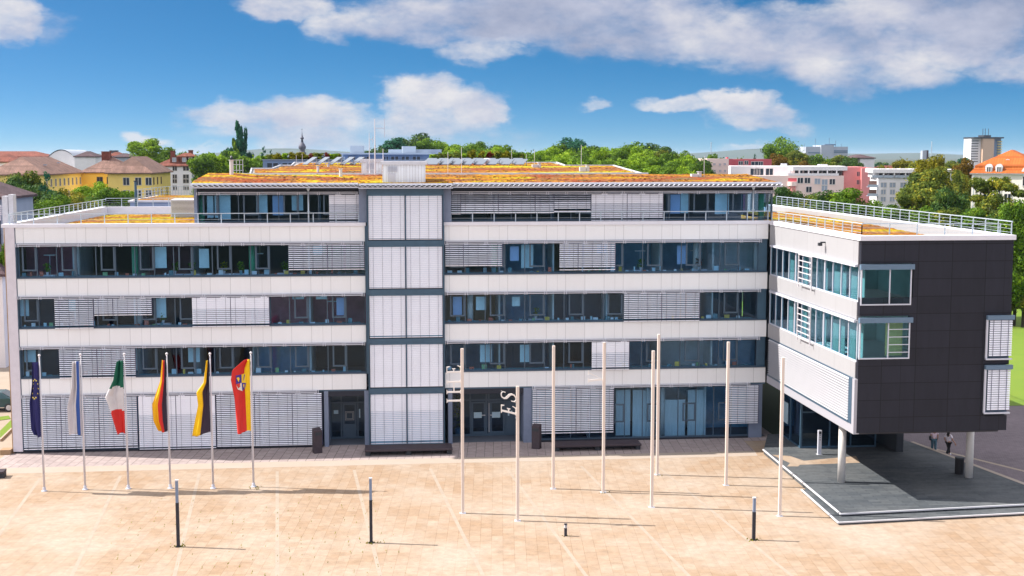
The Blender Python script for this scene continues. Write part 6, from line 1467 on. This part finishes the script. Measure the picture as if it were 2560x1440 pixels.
for px, py in ((2041, 345), (2076, 343), (2092, 350), (2014, 358), (2106, 358)): b.bar((X(px, y), y+6, 25), (X(px, y), y+6, zat(py, y)), .45)
b.build('aerial', M_steel2, t)
p = onY(756, 390, 900-D0); t = thing('church_spire', 'dark onion domed church spire on the skyline', 'church', (p.x, 900-D0, 0))
S_ = 900/FPX; M_spire = mat('slate_spire', (.10, .10, .14), .6, var=.3, vscale=.3)
zf = lambda z: 19+(z-19)*.70
b = MB(); b.box(-2.5, 2.5, -2.5, 2.5, 0, zf(22.5)); b.build('tower', M_spire, t)
b = MB(); b.lathe([(r*.85, zf(z)) for r, z in [(2.8, 22.5), (2.2, 23.2), (2.0, 25.0), (2.9, 26.5), (3.1, 28), (2.4, 30), (1.3, 31.8), (.9, 33), (1.0, 33.2)]], n=18); b.build('onion_dome', M_spire, t, smooth=True)
b = MB(); b.lathe([(r*.85, zf(z)) for r, z in [(.9, 33.2), (.75, 35.5), (1.5, 35.8), (1.3, 37.2), (.9, 37.6), (.5, 39), (.25, 41), (.05, 44)]], n=14); b.build('lantern', M_spire, t, smooth=True)
b = MB(); b.bar((0, 0, zf(44)), (0, 0, zf(45.8)), .18); b.bar((-.5, 0, zf(45.2)), (.5, 0, zf(45.2)), .15); b.build('cross', M_dark, t)
y = 950-D0; t = thing('chimney_tower', 'small distant brick tower left of the yellow trees', 'tower')
b = MB(); b.box(X(2306, y), X(2316, y), y, y+4, 0, zat(376, y)); b.build('pale_side', W_grey, t); b = MB(); b.box(X(2316, y)+.01, X(2322, y), y+1, y+4, 0, zat(375, y)); b.build('brick_side', T_dark, t)
y = 420-D0; t = thing('town_house', 'white cube house with a dark roof between the pink and white flats', 'house')
b = MB(); b.box(X(2150, y), X(2186, y), y, y+12, 0, zat(395, y)); b.build('wall', W_white, t); b = MB(); hip(b, X(2136, y), X(2186, y), y, y+12, zat(394.5, y), zat(386, y+6), .4); b.build('roof', T_dark, t, fix=False)
b = MB(); b.bar((X(2328, 1450), 1450, 0), (X(2328, 1450), 1450, zat(352, 1450)), .8); o = b.build('radio_mast', M_railing); tag(o, 'thin distant radio mast right of the brick tower', 'mast')
b = MB(); b.bar((X(1777, 1600), 1600, 0), (X(1777, 1600), 1600, zat(354, 1600)), .9); o = b.build('radio_mast', M_railing); tag(o, 'faint distant radio mast over the pink gable', 'mast')
# hills on the horizon
b = MB(); n = 160
for j, yy in enumerate((8500, 10000, 12500)):
    for i in range(n+1):
        x = -8800+17600*i/n; h = (0, 44, 16)[j]*(1+.5*math.sin(i*.19)+.3*math.sin(i*.53+1)); b.v.append((x, yy, h if j else -1))
for j in range(2):
    for i in range(n): a = j*(n+1)+i; b.f.append((a, a+1, a+n+2, a+n+1)); b.m.append(0)
struct(b.build('hills', mat('wooded_hills', (.03, .06, .03), .95, var=.6, vscale=.004), smooth=True))
# weeds at the feet of poles and in the joints
rnd = random.Random(9); b = MB()
spots = [(onZ(px, py), .35, n) for px, py, n in ((446, 1367, 26), (928, 1357, 26), (1884, 1350, 40), (634, 1217, 14), (1508, 1231, 12), (1643, 1190, 8), (1414, 1340, 6), (640, 1222, 10))]
for p, r, n in spots:
    for i in range(n):
        x, y_ = p.x+rnd.gauss(0, r*.5), p.y+rnd.gauss(0, r*.4); h = rnd.uniform(.03, .10); a = rnd.uniform(0, 6.28); c_, s_ = .05*math.cos(a), .05*math.sin(a)
        b.poly([(x-c_, y_-s_, 0.003), (x+c_, y_+s_, 0.003), (x+c_*.3+rnd.uniform(-.04, .04), y_, h)])
for i in range(260):      # along the slab joints
    k = rnd.randint(-14, 10); L_ = rnd.uniform(-30, -12); x0 = -6.9+k*.578; x = x0-(L_+6.5)*math.tan(a_)+rnd.gauss(0, .012); h = rnd.uniform(.01, .03)
    b.poly([(x-.02, L_, .003), (x+.02, L_, .003), (x+.01, L_+rnd.uniform(.05, .3), .004+h)])
tag(b.build('weeds', L_yellow, fix=False), kind='stuff')

# ---------------------------------------------------------------- the air
hm = bpy.data.materials.new('haze_air'); hm.use_nodes = True; hn = hm.node_tree.nodes; hn.remove(hn['Principled BSDF'])
pv = hn.new('ShaderNodeVolumePrincipled'); pv.inputs['Color'].default_value = (.62, .74, .95, 1); pv.inputs['Density'].default_value = .00004; pv.inputs['Anisotropy'].default_value = 0
hm.node_tree.links.new(pv.outputs[0], hn['Material Output'].inputs['Volume'])
b = MB(); b.box(-9200, 9200, -1600, 14200, -2.5, 60); hz = b.build('haze', hm); tag(hz, kind='stuff')
